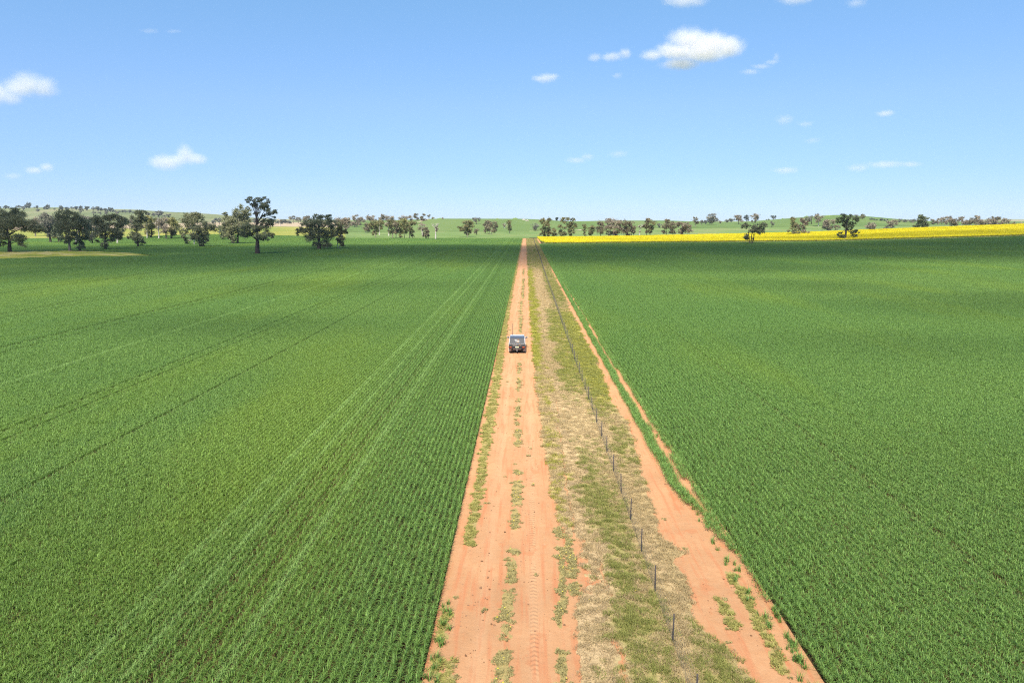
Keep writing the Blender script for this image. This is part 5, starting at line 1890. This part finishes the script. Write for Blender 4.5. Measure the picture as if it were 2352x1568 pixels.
CL(sky_l, [(1430, 260, 66, 12)], .45, 'faint thin streak high at the left, right of two', noise=.6)

# ------------------------------------------------------------------ unseen cloud bank, shaped to shade the far wheat and darken the foreground
OVER_H = 620.0
SHADE = [  # (X, Y, half width, half depth, depth of shade) on the land
    (-60, 325, 160, 80, 1), (90, 335, 140, 90, 1), (230, 350, 140, 80, 1), (-210, 310, 130, 100, .8), (330, 372, 120, 62, 1), (20, 270, 110, 60, .7), (-300, 270, 110, 90, .65), (160, 285, 110, 50, .75), (420, 380, 90, 70, 1),
    (-130, 250, 90, 60, .75), (-230, 200, 80, 50, .6), (-150, 182, 60, 30, .5), (60, 215, 60, 28, .4), (95, 116, 50, 20, .38), (60, 150, 40, 18, .25), (-40, 150, 40, 16, .22), (270, 462, 220, 40, .4), (-90, 205, 60, 22, .4), (-45, 92, 30, 10, .2), (45, 78, 22, 9, .22), (0, 6, 90, 26, .26), (32, 22, 55, 26, .26), (-32, 20, 46, 22, .24),  # closing lobes added only to darken the foreground
]
t = NT('shade_cloud_surface')
tr_ = t.n('ShaderNodeBsdfTransparent')
df = t.n('ShaderNodeBsdfTranslucent')
df.inputs['Color'].default_value = (.9, .9, .9, 1)
th = t.attr('thick')
nzz = t.noise(.02, detail=4)
fac = t.math('MULTIPLY', t.ramp(t.math('ADD', th, t.math('MULTIPLY', t.math('SUBTRACT', nzz, .5), .5)), [(.04, 0.0), (.8, 1.0)]), .58)
mxs = t.n('ShaderNodeMixShader')
t.l(fac, mxs.inputs[0])
t.l(tr_.outputs[0], mxs.inputs[1])
t.l(df.outputs[0], mxs.inputs[2])
t.l(mxs.outputs[0], t.out.inputs['Surface'])
gx = np.linspace(-520, 620, 150)
gy = np.linspace(-40, 520, 110)
GX, GY = np.meshgrid(gx, gy)
q = np.zeros_like(GX)
for x, y, rx, ry, am in SHADE:
    q = np.maximum(q, am * np.clip(1.25 - np.sqrt(((GX - x) / rx) ** 2 + ((GY - y) / ry) ** 2), 0, 1))
q = np.clip(q, 0, 1)
th_ = q
off = OVER_H / SUNV.z
V1 = np.stack([GX + SUNV.x * off, GY + SUNV.y * off, OVER_H + 70 * th_ * (.6 + .8 * fbm(GX * .02, GY * .02, 7)) + .5], -1).reshape(-1, 3)
V0 = np.stack([GX + SUNV.x * off, GY + SUNV.y * off, OVER_H - 12 * th_ - .5], -1).reshape(-1, 3)
F1 = grid_faces(110, 150)
keepf = (q.ravel()[F1].max(1) > .0)
V = np.concatenate([V1, V0])
me = np_mesh('unseen_shade_cloud', V, np.concatenate([F1[keepf], F1[keepf][:, ::-1] + len(V1)]), t.m, True)
set_attr(me, 'thick', np.concatenate([th_.ravel(), th_.ravel()]))
tag(obj('unseen_shade_cloud', me), kind='structure')

# ------------------------------------------------------------------ clear air that pales the far hills
t = NT('country_air')
pv = t.n('ShaderNodeVolumePrincipled')
pv.inputs['Color'].default_value = (.75, .87, 1.0, 1)
pv.inputs['Density'].default_value = HAZE
pv.inputs['Anisotropy'].default_value = 0.0
t.l(pv.outputs[0], t.out.inputs['Volume'])
bm = bmesh.new()
bmesh.ops.create_cube(bm, size=1, matrix=Matrix.Translation((0, 2350, 45)) @ Matrix.Diagonal((7400, 5600, 110, 1)))
tag(bm_obj('haze', bm, t.m), 'pale clear air over the fields', 'haze', kind='stuff')
